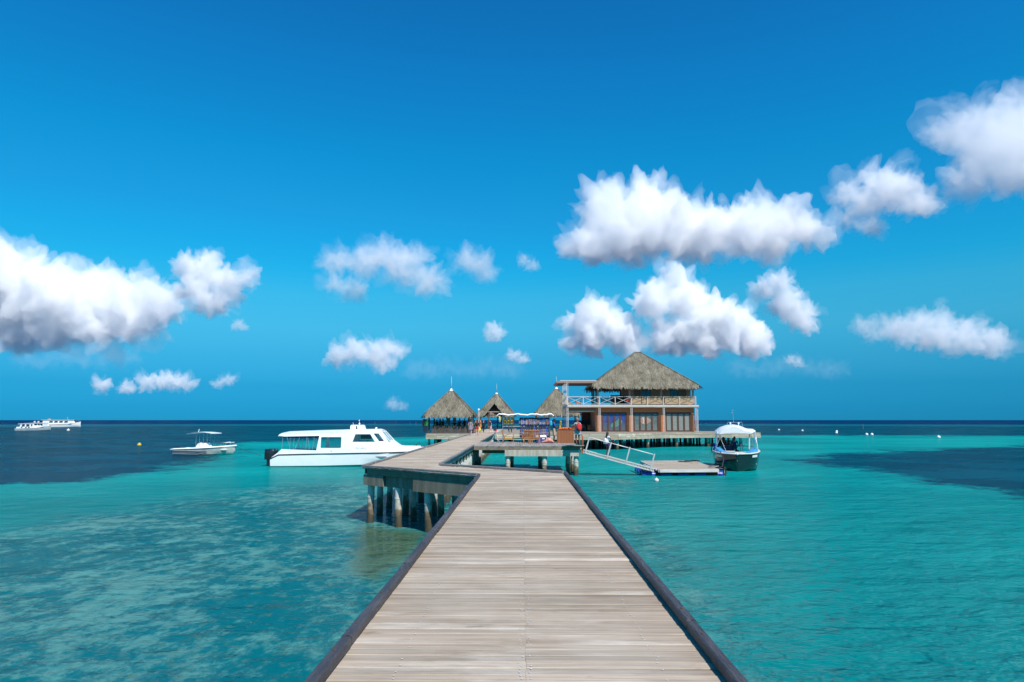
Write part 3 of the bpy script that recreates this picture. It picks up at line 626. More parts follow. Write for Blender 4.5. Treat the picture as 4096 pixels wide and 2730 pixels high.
def drum(parent, x, y, along, ln=0.75, r=0.27, z=WATER + 0.02):
    d = Vector((1, 0, 0)) if along == 'x' else Vector((0, 1, 0)); c = Vector((x, y, z)); pts, rr = [], []
    for t, k in ((-0.5, 0.8), (-0.48, 0.95), (-0.44, 1.0), (-0.18, 1.0), (-0.165, 1.06), (-0.14, 1.06), (-0.125, 1.0), (0.125, 1.0), (0.14, 1.06), (0.165, 1.06), (0.18, 1.0), (0.44, 1.0), (0.48, 0.95), (0.5, 0.8)):
        pts.append(c + d * t * ln); rr.append(r * k)
    mb = MB().tube(pts, rr, 16); return autosmooth(mb.build('drum', BLUE, parent, world=True), 40)
for x, y in ((9.25, 44.95), (10.35, 45.05), (11.45, 45.15), (12.65, 45.3)): drum(pont, x, y, 'x')
for y in (47, 49.5, 52): drum(pont, 13.0, y, 'y'); drum(pont, 9.2, y, 'y')
MB().box(9.0, 12.6, 45.0, 45.1, WATER - 0.2, PZ - 0.2).build('float_frame', BLACKR, pont, world=True)
land = empty('gangway_float', (8.2, 47, WATER), 'low drum raft under the foot of the gangway', 'raft')
for i in range(4): drum(land, 8.15 + 0.05 * i, 45.05 + i * 1.15, 'x', 0.9)
for i in range(5): MB().box(7.8 + 0.04 * i, 8.66, 44.9 + i * 0.95, 45.0 + i * 0.95 , WATER + 0.24, WATER + 0.34).build('cross_bar', mat('dark_frame', (0.05, 0.05, 0.055), 0.6), land, world=True)
MB().box(8.55, 8.66, 44.7, 49.3, WATER + 0.345, WATER + 0.43).build('side_bar', PALE, land, world=True)
MB().box(7.75, 7.86, 44.7, 49.3, WATER + 0.345, WATER + 0.43).build('side_bar', PALE, land, world=True)
tyre = empty('tyre_fender', (12.75, 44.75, WATER + 0.2), 'black tyre fender hung on the pontoon corner with a rope', 'tyre')
mb = MB()
rings = [[(12.95 + (0.22 + 0.09 * math.cos(b)) * math.cos(a) * 0.35, 44.62 + 0.09 * math.sin(b), WATER + 0.28 + (0.22 + 0.09 * math.cos(b)) * math.sin(a)) for b in [2 * math.pi * k / 8 for k in range(8)]] for a in [2 * math.pi * k / 16 for k in range(17)]]
mb.loft(rings, cap=False); mb.build('tyre_ring', BLACKR, tyre, world=True, smooth=True)
ROPE = mat('grey_rope', (0.33, 0.31, 0.27), 0.9); ROPED = mat('dark_rope', (0.03, 0.03, 0.035), 0.9)
MB().tube([(12.7, 44.9, PZ + 0.03), (12.85, 44.7, PZ + 0.02), (12.93, 44.6, WATER + 0.45), (12.9, 44.55, WATER - 0.05)], 0.018, 6).build('tyre_rope', ROPE, tyre, world=True)
def coil(label, pts, r, m, group='ropes on the pontoon'):
    o = MB().tube(pts, r, 6).build('rope', m, smooth=True); tag(o, label, 'rope', group); return o
pts = [(11.9 + 0.35 * math.cos(a) * (1 + 0.2 * math.sin(3 * a)) + 0.05 * a, 52.2 - 0.12 * a + 0.3 * math.sin(a), PZ + 0.04 + 0.012 * a) for a in [0.35 * k for k in range(50)]]
coil('loose dark rope heaped along the edge of the pontoon', pts, 0.035, ROPED)
pts = [(12.55 + 0.25 * math.cos(a), 46.2 - 0.06 * a + 0.22 * math.sin(a), PZ + 0.03 + 0.01 * a) for a in [0.4 * k for k in range(32)]]
coil('pale rope coiled at the pontoon corner beside the boat', pts, 0.025, ROPE)

# ================================================================== THATCH
THATCH = mat('weathered_thatch', (0.12, 0.107, 0.078), 0.95, scale=0.8, stretch=(1, 1, 0.6), col2=(0.235, 0.21, 0.158), attr='rnd', attr_amt=0.45, spec=0.1, detail=5)
THATCH_IN = mat('thatch_underside', (0.10, 0.075, 0.05), 0.95)
def thatch_face(mb, A, B, C, D_, rows, wdt, ln, seed, fringe=True, lift=0.03):
    """overlapping leaf bundles on the slope with eave A-B and ridge D-C"""
    rnd = random.Random(seed); A, B, C, D_ = map(Vector, (A, B, C, D_))
    nrm = (B - A).cross(D_ - A).normalized()
    if nrm.z < 0: nrm = -nrm
    H = ((D_ + C) / 2 - (A + B) / 2).length
    for r in range(rows):
        t = (r + 0.35) / rows; p0, p1 = A.lerp(D_, t), B.lerp(C, t); L = (p1 - p0).length
        k = max(2, int(L / (wdt * 0.62)))
        up = ((D_ + C) / 2 - (A + B) / 2).normalized(); ex = (p1 - p0).normalized() if L > 1e-4 else (B - A).normalized()
        for i in range(k):
            s = (i + rnd.uniform(0.1, 0.9)) / k; c = p0.lerp(p1, s) + up * rnd.uniform(-0.5, 0.5) * H / rows * 0.7
            sl = rnd.gauss(0, 0.22); w = wdt * rnd.uniform(0.5, 1.2); l_ = ln * rnd.uniform(0.7, 1.25); h = lift * rnd.uniform(0.3, 2.2)
            d = (-up + ex * sl).normalized(); top = c + nrm * 0.015; bot = c + d * l_ + nrm * h
            mb.ca = min(1, max(0, rnd.gauss(0.5, 0.26)))
            mb.add([top - ex * w * 0.5, top + ex * w * 0.5, bot + ex * w * 0.35, bot - ex * w * 0.35], [(0, 1, 2, 3)])
    if fringe:
        L = (B - A).length; k = int(L / (wdt * 0.33)); ex = (B - A).normalized(); out = Vector((nrm.x, nrm.y, 0)).normalized(); up = ((D_ + C) / 2 - (A + B) / 2).normalized()
        for i in range(k):
            c = A.lerp(B, (i + rnd.random()) / k) + up * rnd.uniform(0.0, 0.45) + nrm * rnd.uniform(0.01, 0.09); l_ = rnd.uniform(0.4, 0.68); w = wdt * rnd.uniform(0.3, 0.75)
            b = c - up * l_ * 0.55 + Vector((0, 0, -1)) * l_ * 0.42 + ex * rnd.gauss(0, 0.07) + out * rnd.uniform(0, 0.05)
            mb.ca = min(1, max(0, rnd.gauss(0.78, 0.2)))
            mb.add([c - ex * w * 0.5, c + ex * w * 0.5, b + ex * w * 0.25, b - ex * w * 0.25], [(0, 1, 2, 3)])
def thatch_roof(parent, x0, x1, y0, y1, ze, rx0, rx1, ry, zr, rows, wdt=0.13, ln=0.55, seed=1, thick=0.22):
    """hipped roof: solid core, leaf bundles over it, ridge rolls along the hips"""
    a, b, c, d = (x0, y0, ze), (x1, y0, ze), (x1, y1, ze), (x0, y1, ze); e, f = (rx0, ry, zr), (rx1, ry, zr)
    core = MB(); lo = lambda p: (p[0], p[1], p[2] - thick)
    core.add([a, b, c, d, e, f, lo(a), lo(b), lo(c), lo(d), lo(e), lo(f)], [(0, 1, 5, 4), (1, 2, 5), (2, 3, 4, 5), (3, 0, 4), (7, 6, 10, 11), (8, 7, 11), (9, 8, 11, 10), (6, 9, 10), (0, 6, 7, 1), (1, 7, 8, 2), (2, 8, 9, 3), (3, 9, 6, 0)])
    roof = core.build('roof', THATCH_IN, parent, world=True)
    th = MB()
    thatch_face(th, a, b, f, e, rows, wdt, ln, seed); thatch_face(th, b, c, f, f, rows, wdt, ln, seed + 1); thatch_face(th, c, d, e, f, rows, wdt, ln, seed + 2); thatch_face(th, d, a, e, e, rows, wdt, ln, seed + 3)
    for p, q_ in ((a, e), (b, f), (c, f), (d, e), (e, f)):
        p, q_ = Vector(p), Vector(q_); L = (q_ - p).length; rnd = random.Random(seed)
        for i in range(int(L / 0.16)):
            m_ = p.lerp(q_, i / (L / 0.16)); th.ca = rnd.uniform(0.15, 0.55)
            th.tube([m_ + Vector((0, 0, 0.02)), m_ + (q_ - p).normalized() * 0.3 + Vector((rnd.gauss(0, 0.03), rnd.gauss(0, 0.03), 0.07))], 0.09, 5)
    t = th.build('thatch', THATCH, roof, kind='stuff', fixn=False)
    return roof

# ================================================================== HOUSE DECK
hdeck = empty('house_deck', (14, 96, WATER), 'broad timber deck on piles carrying the two-storey house, with a pale boarded edge', 'deck')
FRONT = [(-3.35, 83.6), (8.0, 82.8), (11.5, 83.4), (14.0, 85.6), (16.5, 88.6), (19.3, 91.0), (23.0, 92.6), (28.0, 93.0), (32.0, 93.2)]
poly = FRONT + [(32.0, 104), (27, 104), (27, 112), (12, 121), (-3.6, 121)]
MB().prism(poly, 'z', -0.30, -0.004).build('decking', DECK, hdeck, world=True)
for (xa, ya), (xb, yb) in zip(FRONT, FRONT[1:]):
    L = math.hypot(xb - xa, yb - ya); k = max(1, round(L / 3.8)); d = Vector((xb - xa, yb - ya, 0)) / L; o_ = Vector((d.y, -d.x, 0))
    nb = 3
    for j in range(nb):
        for i in range(k):
            off = o_ * (0.06 + random.uniform(-0.02, 0.02)); z0 = -0.005 - j * 0.235 + random.uniform(-0.012, 0.012)
            mb = MB(); mb.ca = min(1, max(0, random.gauss(0.55, 0.28)))
            mb.beam(Vector((xa, ya, z0 - 0.115)) + d * (L * i / k + 0.008) + off, Vector((xa, ya, z0 - 0.115)) + d * (L * (i + 1) / k - 0.008) + off, 0.05, 0.222)
            mb.build('fascia_board', FASCIA, hdeck, world=True)
for x in np.arange(-2.0, 31.9, 4.5): pile(hdeck, x, lerp([(a, b) for a, b in FRONT], x) + 0.7, -0.3, 0.21)
for x in np.arange(-2.6, 31.5, 1.5): pile(hdeck, x + random.uniform(-.25, .25), lerp([(a, b) for a, b in FRONT], x) + 3.4, -0.3, 0.17)
for x in np.arange(-2, 31, 2.3):
    for y in np.arange(96, 120, 3.4):
        if y > lerp([(a, b) for a, b in FRONT], x) + 2 and (x < 12 or y < 111) and (x < 26.5 or y < 103.5): pile(hdeck, x + random.uniform(-.3, .3), y, -0.3, 0.15)
dkt = MB()
for y in (95, 99, 103): dkt.beam((10, y, -0.5), (31.5, y, -0.5), 0.25, 0.4)
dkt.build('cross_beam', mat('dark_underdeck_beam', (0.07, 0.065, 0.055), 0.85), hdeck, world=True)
# short flight of pale steps beside the diving platform
stp = empty('deck_steps', (-1.4, 82.4, -0.7), 'short flight of pale boarded steps against the house deck edge', 'steps')
for i in range(3): MB().box(-3.1, 0.2, 82.9 - 0.35 * i, 83.2 - 0.35 * i, -0.05 - 0.2 * (i + 1), -0.2 * (i + 1)).build('tread', PALE, stp, world=True)
for x in (-3.0, 0.1): MB().beam((x, 83.2, -0.2), (x, 82.1, -0.8), 0.06, 0.2).build('stringer', PALE, stp, world=True)

# ================================================================== TWO-STOREY HOUSE
def siding(name, c1, c2, pitch=0.2):
    m = mat(name, c1, 0.7, scale=2.2, col2=c2, detail=5); n, l = m.node_tree.nodes, m.node_tree.links; b = n['Principled BSDF']
    g = n.new('ShaderNodeNewGeometry'); sp = n.new('ShaderNodeSeparateXYZ'); l.new(g.outputs['Position'], sp.inputs[0])
    w = n.new('ShaderNodeMath'); w.operation = 'FRACT'; dv = n.new('ShaderNodeMath'); dv.operation = 'DIVIDE'; dv.inputs[1].default_value = pitch; l.new(sp.outputs['Z'], dv.inputs[0]); l.new(dv.outputs[0], w.inputs[0])
    bp = n.new('ShaderNodeBump'); bp.inputs['Strength'].default_value = 0.8; bp.inputs['Distance'].default_value = 0.03; l.new(w.outputs[0], bp.inputs['Height']); l.new(bp.outputs[0], b.inputs['Normal']); return m
TERRA = siding('terracotta_siding', (0.43, 0.155, 0.058), (0.52, 0.205, 0.085)); UPWALL = siding('brown_upper_siding', (0.47, 0.185, 0.105), (0.55, 0.225, 0.13))
DBROWN = mat('dark_brown_frame', (0.085, 0.04, 0.026), 0.5, scale=6, stretch=(4, 4, 0.4)); TANW = mat('tan_slat_wood', (0.52, 0.32, 0.165), 0.65, scale=4, stretch=(3, 3, 0.4), col2=(0.62, 0.42, 0.24))
GREYW = mat('silvered_timber', (0.42, 0.41, 0.39), 0.75, scale=6, stretch=(2, 2, 0.3), col2=(0.60, 0.58, 0.545), detail=6); PINKW = mat('pinkish_post_paint', (0.45, 0.26, 0.21), 0.7, scale=5)
house = empty('two_storey_house', (15.5, 98, 0), 'two-storey terracotta dive house with a steep grey thatched roof and long balcony', 'house')
XB = [6.4, 10.95, 15.5, 20.08, 24.66]; YP, YW = 97.95, 98.68
GLS = glass('door_glass', (0.93, 0.95, 0.95)); GLD = glass('dark_window_glass', (0.10, 0.22, 0.25))
# lower walls with door openings
holes = []
for k in (1, 2, 3): x = XB[k]; holes.append([(x + 0.36, 0.03), (x + 3.99, 0.03), (x + 3.99, 2.78), (x + 0.36, 2.78)])
MB().panel([(XB[1] - 0.45, 0.0), (XB[4] - 0.1, 0.0), (XB[4] - 0.1, 3.46), (XB[1] - 0.45, 3.46)], holes, lambda u, v, d: (u, YW + d, v), 0.18).build('front_wall', TERRA, house, world=True)
MB().box(XB[1] - 0.45, XB[1] - 0.27, YW + 0.183, 107.5, 0, 3.46).build('side_wall', UPWALL, house, world=True)
MB().box(XB[4] - 0.28, XB[4] - 0.1, YW + 0.183, 107.5, 0, 3.46).build('side_wall', TERRA, house, world=True)
MB().box(XB[1] - 0.262, XB[4] - 0.285, 107.3, 107.5, 0, 3.46).build('back_wall', UPWALL, house, world=True)
MB().box(XB[1] - 0.26, XB[4] - 0.29, YW + 0.19, 107.29, 0.002, 0.03).build('room_floor', DBROWN, house, world=True)
# folding doors with prints behind the glass
def print_mat(name, top, mid, low, noise_col, sc, st):
    m = bpy.data.materials.new(name); m.use_nodes = True; n, l = m.node_tree.nodes, m.node_tree.links; b = n['Principled BSDF']; b.inputs['Roughness'].default_value = 0.6
    g = n.new('ShaderNodeNewGeometry'); sp = n.new('ShaderNodeSeparateXYZ'); l.new(g.outputs['Position'], sp.inputs[0])
    r = n.new('ShaderNodeValToRGB'); mr = n.new('ShaderNodeMapRange'); mr.inputs['From Max'].default_value = 2.8; l.new(sp.outputs['Z'], mr.inputs['Value']); l.new(mr.outputs[0], r.inputs['Fac'])
    e = r.color_ramp.elements; e[0].color = (*low, 1); e[0].position = 0.1; e[1].color = (*top, 1); e[1].position = 0.9; x = e.new(0.55); x.color = (*mid, 1)
    t = n.new('ShaderNodeTexNoise'); t.inputs['Scale'].default_value = sc; t.inputs['Detail'].default_value = 5; mp = n.new('ShaderNodeMapping'); mp.inputs['Scale'].default_value = st; l.new(g.outputs['Position'], mp.inputs[0]); l.new(mp.outputs[0], t.inputs['Vector'])
    m2 = n.new('ShaderNodeMapRange'); m2.inputs['From Min'].default_value = 0.5; m2.inputs['From Max'].default_value = 0.68; l.new(t.outputs['Fac'], m2.inputs['Value'])
    mx = n.new('ShaderNodeMix'); mx.data_type = 'RGBA'; l.new(m2.outputs[0], mx.inputs['Factor']); l.new(r.outputs[0], mx.inputs['A']); mx.inputs['B'].default_value = (*noise_col, 1); l.new(mx.outputs['Result'], b.inputs['Base Color']); return m
PR = [print_mat('reef_print', (0.005, 0.06, 0.45), (0.06, 0.07, 0.27), (0.14, 0.15, 0.14), (0.12, 0.12, 0.22), 2.0, (1, 1, 0.6)),
      print_mat('anemone_print', (0.02, 0.12, 0.15), (0.12, 0.16, 0.15), (0.22, 0.20, 0.17), (0.42, 0.40, 0.34), 6.5, (2.2, 1, 0.6)),
      mat('grey_reflection_print', (0.30, 0.30, 0.25), 0.8, scale=3, stretch=(0.3, 1, 6), col2=(0.40, 0.39, 0.34))]  # third bay: venetian-like glass reflection painted as streaky grey colour
for k in (1, 2, 3):
    x0, x1 = XB[k] + 0.37, XB[k] + 3.98
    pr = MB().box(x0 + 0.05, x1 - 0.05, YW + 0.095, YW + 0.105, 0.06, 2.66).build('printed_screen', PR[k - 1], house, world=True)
    fr = MB().box(x0, x1, YW + 0.01, YW + 0.09, 2.66, 2.77).box(x0, x0 + 0.07, YW + 0.01, YW + 0.09, 0.05, 2.655).box(x1 - 0.07, x1, YW + 0.01, YW + 0.09, 0.05, 2.655).build('door_frame', DBROWN, house, world=True)
    lw = (x1 - x0 - 0.16) / 4
    for i in range(4):
        a = x0 + 0.08 + i * lw; b = a + lw - 0.01; s = 0.115
        d = MB().panel([(a, 0.05), (b, 0.05), (b, 2.65), (a, 2.65)], [[(a + s, 0.2), (b - s, 0.2), (b - s, 2.53), (a + s, 2.53)]], lambda u, v, t: (u, YW + 0.03 + t, v), 0.04).build('door', DBROWN, house, world=True)
        MB().box(a + s + 0.002, b - s - 0.002, YW + 0.05, YW + 0.056, 0.202, 2.528).build('pane', GLS, d)
    if k == 2:   # the flat picture of a pale pink fish with one white band
        cx, cz, yy = x0 + 1.72, 1.62, YW + 0.092; mb = MB()
        body = [(-0.78, 0.0), (-0.70, 0.22), (-0.45, 0.42), (-0.1, 0.5), (0.25, 0.42), (0.55, 0.25), (0.80, 0.12), (0.95, 0.28), (1.0, 0.05), (0.86, -0.14), (0.6, -0.3), (0.25, -0.48), (-0.15, -0.55), (-0.5, -0.43), (-0.72, -0.22)]
        mb.add([(cx + u, yy, cz + v) for u, v in body], [tuple(range(len(body)))])
        mb.cm = 1; band = [(-0.42, 0.43), (-0.32, 0.46), (-0.2, 0.2), (-0.18, -0.15), (-0.3, -0.5), (-0.4, -0.47), (-0.3, -0.15), (-0.31, 0.18)]
        mb.add([(cx + u, yy - 0.003, cz + v) for u, v in band], [(0, 1, 2, 7), (7, 2, 3, 6), (6, 3, 4, 5)])
        mb.cm = 2; mb.add([(cx - 0.52 + 0.05 * math.cos(a), yy - 0.003, cz + 0.05 + 0.06 * math.sin(a)) for a in [k2 * math.pi / 4 for k2 in range(8)]], [tuple(range(8))])
        mb.build('fish_print', [mat('fish_pink', (0.55, 0.30, 0.22), 0.6, scale=2, col2=(0.62, 0.42, 0.30)), mat('fish_white', (0.8, 0.78, 0.75)), mat('fish_eye', (0.08, 0.05, 0.05))], house, world=True, fixn=False)
    if k == 1:   # the flat picture of a sea turtle
        cx, cz, yy = x0 + 2.15, 1.1, YW + 0.092; mb = MB()
        mb.add([(cx + 0.85 * math.cos(a), yy, cz + 0.05 + 0.42 * math.sin(a) + 0.3 * math.cos(a)) for a in [k2 * math.pi / 6 for k2 in range(12)]], [tuple(range(12))])
        mb.add([(cx + u, yy - 0.002, cz + v) for u, v in ((0.2, 0.35), (0.55, 0.6), (0.62, 0.95), (0.45, 0.9), (0.25, 0.65), (-0.1, 0.4))], [(0, 1, 2, 3, 4, 5)])
        mb.cm = 1; mb.add([(cx + 0.5 + 0.2 * math.cos(a), yy - 0.003, cz + 0.02 + 0.22 * math.sin(a)) for a in [k2 * math.pi / 5 for k2 in range(10)]], [tuple(range(10))])
        mb.build('turtle_print', [mat('turtle_green', (0.09, 0.24, 0.19), 0.6, scale=7, col2=(0.22, 0.36, 0.22)), mat('turtle_face', (0.34, 0.2, 0.11), 0.6)], house, world=True, fixn=False)
# balcony slab, edge beam, posts
MB().box(XB[0] - 0.1, XB[4] + 0.45, YP + 0.12, 107.6, 3.47, 3.78).build('balcony_floor', GREYW, house, world=True)
for k in range(4): MB().box(XB[k] + 0.003, XB[k + 1] - 0.003, YP - 0.02, YP + 0.115, 3.5, 3.80).build('edge_beam', GREYW, house, world=True)
MB().box(XB[0], XB[4] + 0.4, YP - 0.06, YP - 0.025, 3.44, 3.56).build('edge_lath', FASCIA, house, world=True)
for k, x in enumerate(XB):
    for s in (-0.11, 0.07): MB().box(x + s, x + s + 0.07, YP - 0.03, YP + 0.1, 0, 3.435).build('post', GREYW, house, world=True)
MB().box(XB[4] + 0.3, XB[4] + 0.36, YP + 0.3, YP + 0.4, 0, 3.43).build('post', GREYW, house, world=True)
# left side of the terrace and its pergola
for y in (100.6, 103.4, 106.4):
    for s in (-0.1, 0.06): MB().box(XB[0] - 0.1 + s, XB[0] - 0.03 + s, y, y + 0.1, 0, 7.0 if s < 0 else 6.95).build('post', GREYW, house, world=True)
for s in (-0.12, 0.06): MB().box(XB[0] + s, XB[0] + s + 0.06, YP - 0.02, YP + 0.09, 3.81, 7.05).build('pergola_post', GREYW, house, world=True)
for y in (98.0, 101.0, 104.0, 107.0):
    MB().box(4.85, 10.9, y, y + 0.14, 6.95, 7.22).build('pergola_beam', mat('pergola_brown', (0.30, 0.19, 0.14), 0.7, scale=4) if y < 99 else DBROWN, house, world=True)
for i, y in enumerate(np.linspace(98.3, 106.9, 7)): MB().box(5.4, 10.6, y - 0.3, y - 0.1, 7.225, 7.33).build('pergola_slat', GREYW, house, world=True)
# balustrade
def bal(x0, x1, y, slat, y2=None):
    g = GREYW if not slat else mat('tan_rail_wood', (0.42, 0.33, 0.24), 0.7, scale=5)
    MB().box(x0 + 0.06, x1 - 0.06, y, y + 0.07, 4.94, 5.02).build('top_rail', g, house, world=True)
    MB().box(x0 + 0.06, x1 - 0.06, y, y + 0.06, 3.90, 3.96).build('bottom_rail', g, house, world=True)
    MB().beam((x0 + 0.07, y + 0.02, 3.99), (x1 - 0.07, y + 0.02, 4.92), 0.035, 0.055).build('cross_brace', g, house, world=True)
    MB().beam((x0 + 0.07, y + 0.06, 4.92), (x1 - 0.07, y + 0.06, 3.99), 0.035, 0.055).build('cross_brace', g, house, world=True)
    if slat:
        k = 17
        for i in range(k):
            a = x0 + 0.1 + (x1 - x0 - 0.2) * i / k
            if (x0 < 16 and i == 11) or (19 < x0 < 21 and i == 0): continue
            MB().box(a, a + (x1 - x0 - 0.2) / k * 0.72, y + 0.085, y + 0.105, 3.88, 4.93).build('slat', TANW, house, world=True)
half = []
for a, b in zip(XB, XB[1:]): half += [(a, (a + b) / 2), ((a + b) / 2, b)]
for i, (a, b) in enumerate(half): bal(a, b, YP, i >= 4)
for i, x in enumerate(sorted({a for a, _ in half} | {XB[4]})): MB().box(x - 0.055, x + 0.055, YP - 0.04, YP + 0.075, 3.81, 5.03).build('baluster_post', GREYW, house, world=True)
MB().box(XB[0] - 0.04, XB[0] + 0.03, YP + 0.12, 107, 4.94, 5.01).build('top_rail', GREYW, house, world=True)
for y in (100.5, 103.3): MB().beam((XB[0], y - 2.3, 3.95), (XB[0], y + 0.1, 4.93), 0.04, 0.05).build('cross_brace', GREYW, house, world=True)
MB().box(XB[0], XB[1] + 4, 106.9, 106.96, 4.94, 5.0).build('back_rail', DBROWN, house, world=True)
# upper rooms
UX0, UX1, UY = 15.35, 24.35, 99.55
ho = [[(16.2, 3.83), (17.15, 3.83), (17.15, 6.02), (16.2, 6.02)], [(17.26, 3.83), (18.65, 3.83), (18.65, 6.02), (17.26, 6.02)], [(21.35, 3.83), (22.62, 3.83), (22.62, 6.02), (21.35, 6.02)], [(22.7, 3.83), (23.75, 3.83), (23.75, 6.02), (22.7, 6.02)]]
MB().panel([(UX0, 3.79), (UX1, 3.79), (UX1, 6.5), (UX0, 6.5)], ho, lambda u, v, d: (u, UY + d, v), 0.15).build('upper_wall', UPWALL, house, world=True)
for x in (UX0, UX1 - 0.15): MB().box(x, x + 0.15, UY + 0.153, 107.2, 3.79, 6.5).build('upper_side_wall', UPWALL, house, world=True)
MB().box(UX0 + 0.16, UX1 - 0.16, 107.0, 107.2, 3.79, 6.5).build('upper_back_wall', UPWALL, house, world=True)
for x0, x1 in ((16.21, 17.14), (22.71, 23.74)):
    d = MB().box(x0, x1, UY + 0.06, UY + 0.11, 3.84, 6.01).build('louvred_door', mat('louvre_brown', (0.22, 0.115, 0.075), 0.6), house, world=True)
    lv = MB()
    for i in range(12): z = 4.0 + i * 0.16; lv.add([(x0 + 0.12, UY + 0.058, z), (x1 - 0.12, UY + 0.058, z), (x1 - 0.12, UY + 0.03, z + 0.02), (x0 + 0.12, UY + 0.03, z + 0.02), (x0 + 0.12, UY + 0.058, z + 0.11), (x1 - 0.12, UY + 0.058, z + 0.11)], [(0, 1, 2, 3), (3, 2, 5, 4)])
    lv.build('louvres', mat('louvre_brown', (0.22, 0.115, 0.075)), d, kind='stuff')
CURT = mat('teal_curtain', (0.10, 0.20, 0.22), 0.8, scale=14, stretch=(3, 1, 0.05), col2=(0.30, 0.38, 0.38))
for x0, x1 in ((17.27, 18.64), (21.36, 22.61)):
    w = MB().panel([(x0, 3.84), (x1, 3.84), (x1, 6.01), (x0, 6.01)], [[(x0 + 0.08, 3.92), ((x0 + x1) / 2 - 0.04, 3.92), ((x0 + x1) / 2 - 0.04, 5.93), (x0 + 0.08, 5.93)], [((x0 + x1) / 2 + 0.04, 3.92), (x1 - 0.08, 3.92), (x1 - 0.08, 5.93), ((x0 + x1) / 2 + 0.04, 5.93)]], lambda u, v, t: (u, UY + 0.05 + t, v), 0.06).build('window_frame', DBROWN, house, world=True)
    for a, b in ((x0 + 0.085, (x0 + x1) / 2 - 0.045), ((x0 + x1) / 2 + 0.045, x1 - 0.085)): MB().box(a, b, UY + 0.07, UY + 0.076, 3.925, 5.925).build('pane', glass('teal_pane', (0.55, 0.72, 0.74)), w)
    mb = MB(); k = 30; mb.loft([[(x0 + 0.06 + (x1 - x0 - 0.12) * i / k, UY + 0.14 + 0.02 * math.sin(i * 2.1), z) for i in range(k + 1)] for z in (3.85, 6.0)], closed=False); mb.build('curtain', CURT, house, world=True, smooth=True)
# roof posts
for x, y in ((10.7, YP + 0.3), (15.25, YP + 0.3), (19.75, YP + 0.3), (24.3, YP + 0.3), (10.75, 101.2), (10.75, 104.4), (10.75, 107.0), (15.2, 107.1)):
    MB().box(x, x + 0.22, y, y + 0.22, 3.79, 6.52).build('roof_post', PINKW if y < 100 else DBROWN, house, world=True)
MB().box(9.9, 25.0, YP + 0.2, YP + 0.42, 6.525, 6.72).build('wall_plate', DBROWN, house, world=True); MB().box(9.9, 25.0, 107.0, 107.2, 6.525, 6.72).build('wall_plate', DBROWN, house, world=True)
MB().box(15.5, 24.2, UY + 0.16, 106.99, 6.505, 6.6).build('ceiling', UPWALL, house, world=True)
MB().box(13.3, 15.3, 103.5, 103.7, 3.79, 5.4).build('terrace_screen', DBROWN, house, world=True)
for x, z in ((17.0, 6.1), (23.3, 6.1)): MB().ball((x, UY - 0.06, z), 0.07, 8, 6).build('lamp', mat('white_lamp_glass', (0.75, 0.75, 0.72)), house, world=True)
MB().tube([(15.85, UY - 0.5, 6.4), (15.85, UY - 0.5, 5.3)], 0.02, 6).build('drain_pipe', GREYW, house, world=True)
# lounge in the open ground-floor bay
MB().box(XB[0] + 0.16, XB[1] - 0.47, YW, YW + 0.05, 3.0, 3.46).build('valance', mat('plywood', (0.20, 0.135, 0.085), 0.8, scale=8, stretch=(6, 1, 0.4)), house, world=True)
for y, z in ((YW + 0.1, 2.93), (103, 2.93), (107.2, 2.9)):
    MB().tube([(XB[0] + 0.2, y, z), (XB[1] - 0.5, y, z)], 0.11, 8).build('rolled_blind', GREYW, house, world=True, smooth=True)
MB().box(XB[1] - 1.8, XB[1] - 0.5, 106.5, 107.4, 0, 3.4).build('lounge_wall', DBROWN, house, world=True)
thatch_roof(house, 9.95, 25.1, 97.72, 108.3, 6.62, 16.95, 17.85, 103.0, 11.75, 44, 0.12, 0.9, seed=11)
# red towel on the balcony and loungers on the terrace
tw = MB().loft([[(14.85 + 0.3 * i / 6, YP + 0.11 + 0.02 * math.sin(i * 1.7), z) for i in range(7)] for z in (4.35, 4.7, 5.03)], closed=False).build('towel', mat('red_cloth', (0.5, 0.03, 0.03), 0.85), smooth=True); tag(tw, 'red towel hung over the balcony rail of the house', 'towel')
def lounge_chair(loc, rz, label, seat_col, group, z=0.0):
    w_ = mat('orange_teak', (0.30, 0.11, 0.04), 0.55, scale=8, stretch=(1, 0.2, 1)); c = empty('lounge_chair', (loc[0], loc[1], z), label, 'chair', group, rz)
    for sx in (-0.32, 0.32):
        MB().box(sx - 0.03, sx + 0.03, 0.28, 0.34, 0, 0.62).build('leg', w_, c); MB().box(sx - 0.03, sx + 0.03, -0.36, -0.3, 0, 0.62).build('leg', w_, c)
        MB().box(sx - 0.04, sx + 0.04, -0.4, 0.38, 0.62, 0.66).build('armrest', w_, c)
    MB().box(-0.29, 0.29, -0.3, 0.3, 0.27, 0.33).build('seat_frame', w_, c); MB().cbox(-0.28, 0.28, -0.3, 0.3, 0.331, 0.46, 0.03).build('cushion', seat_col, c)
    MB().beam((0, 0.30, 0.4), (0, 0.48, 0.95), 0.56, 0.08, up=(0, 1, 0)).build('backrest', w_, c); return c
OC = mat('orange_cushion', (0.50, 0.12, 0.04), 0.8); DC = mat('navy_cushion', (0.012, 0.016, 0.05), 0.8)
lounge_chair((9.9, 100.6), 0.2, 'teak lounge chair with orange seat cushion just inside the lounge wall', OC, 'lounge furniture')
lounge_chair((7.4, 99.8), math.pi, 'teak chair with orange cushion by the open corner of the lounge', OC, 'lounge furniture')
lounge_chair((9.0, 102.5), 0, 'dark upholstered chair deep inside the lounge', DC, 'lounge furniture')
lounge_chair((8.2, 101), math.pi / 2, 'reddish terrace chair standing behind the upper X-braced railing', OC, 'terrace furniture', 3.79)
sofa = empty('sofa', (9.1, 105, 0), 'dark navy sofa against the back of the open lounge', 'sofa')
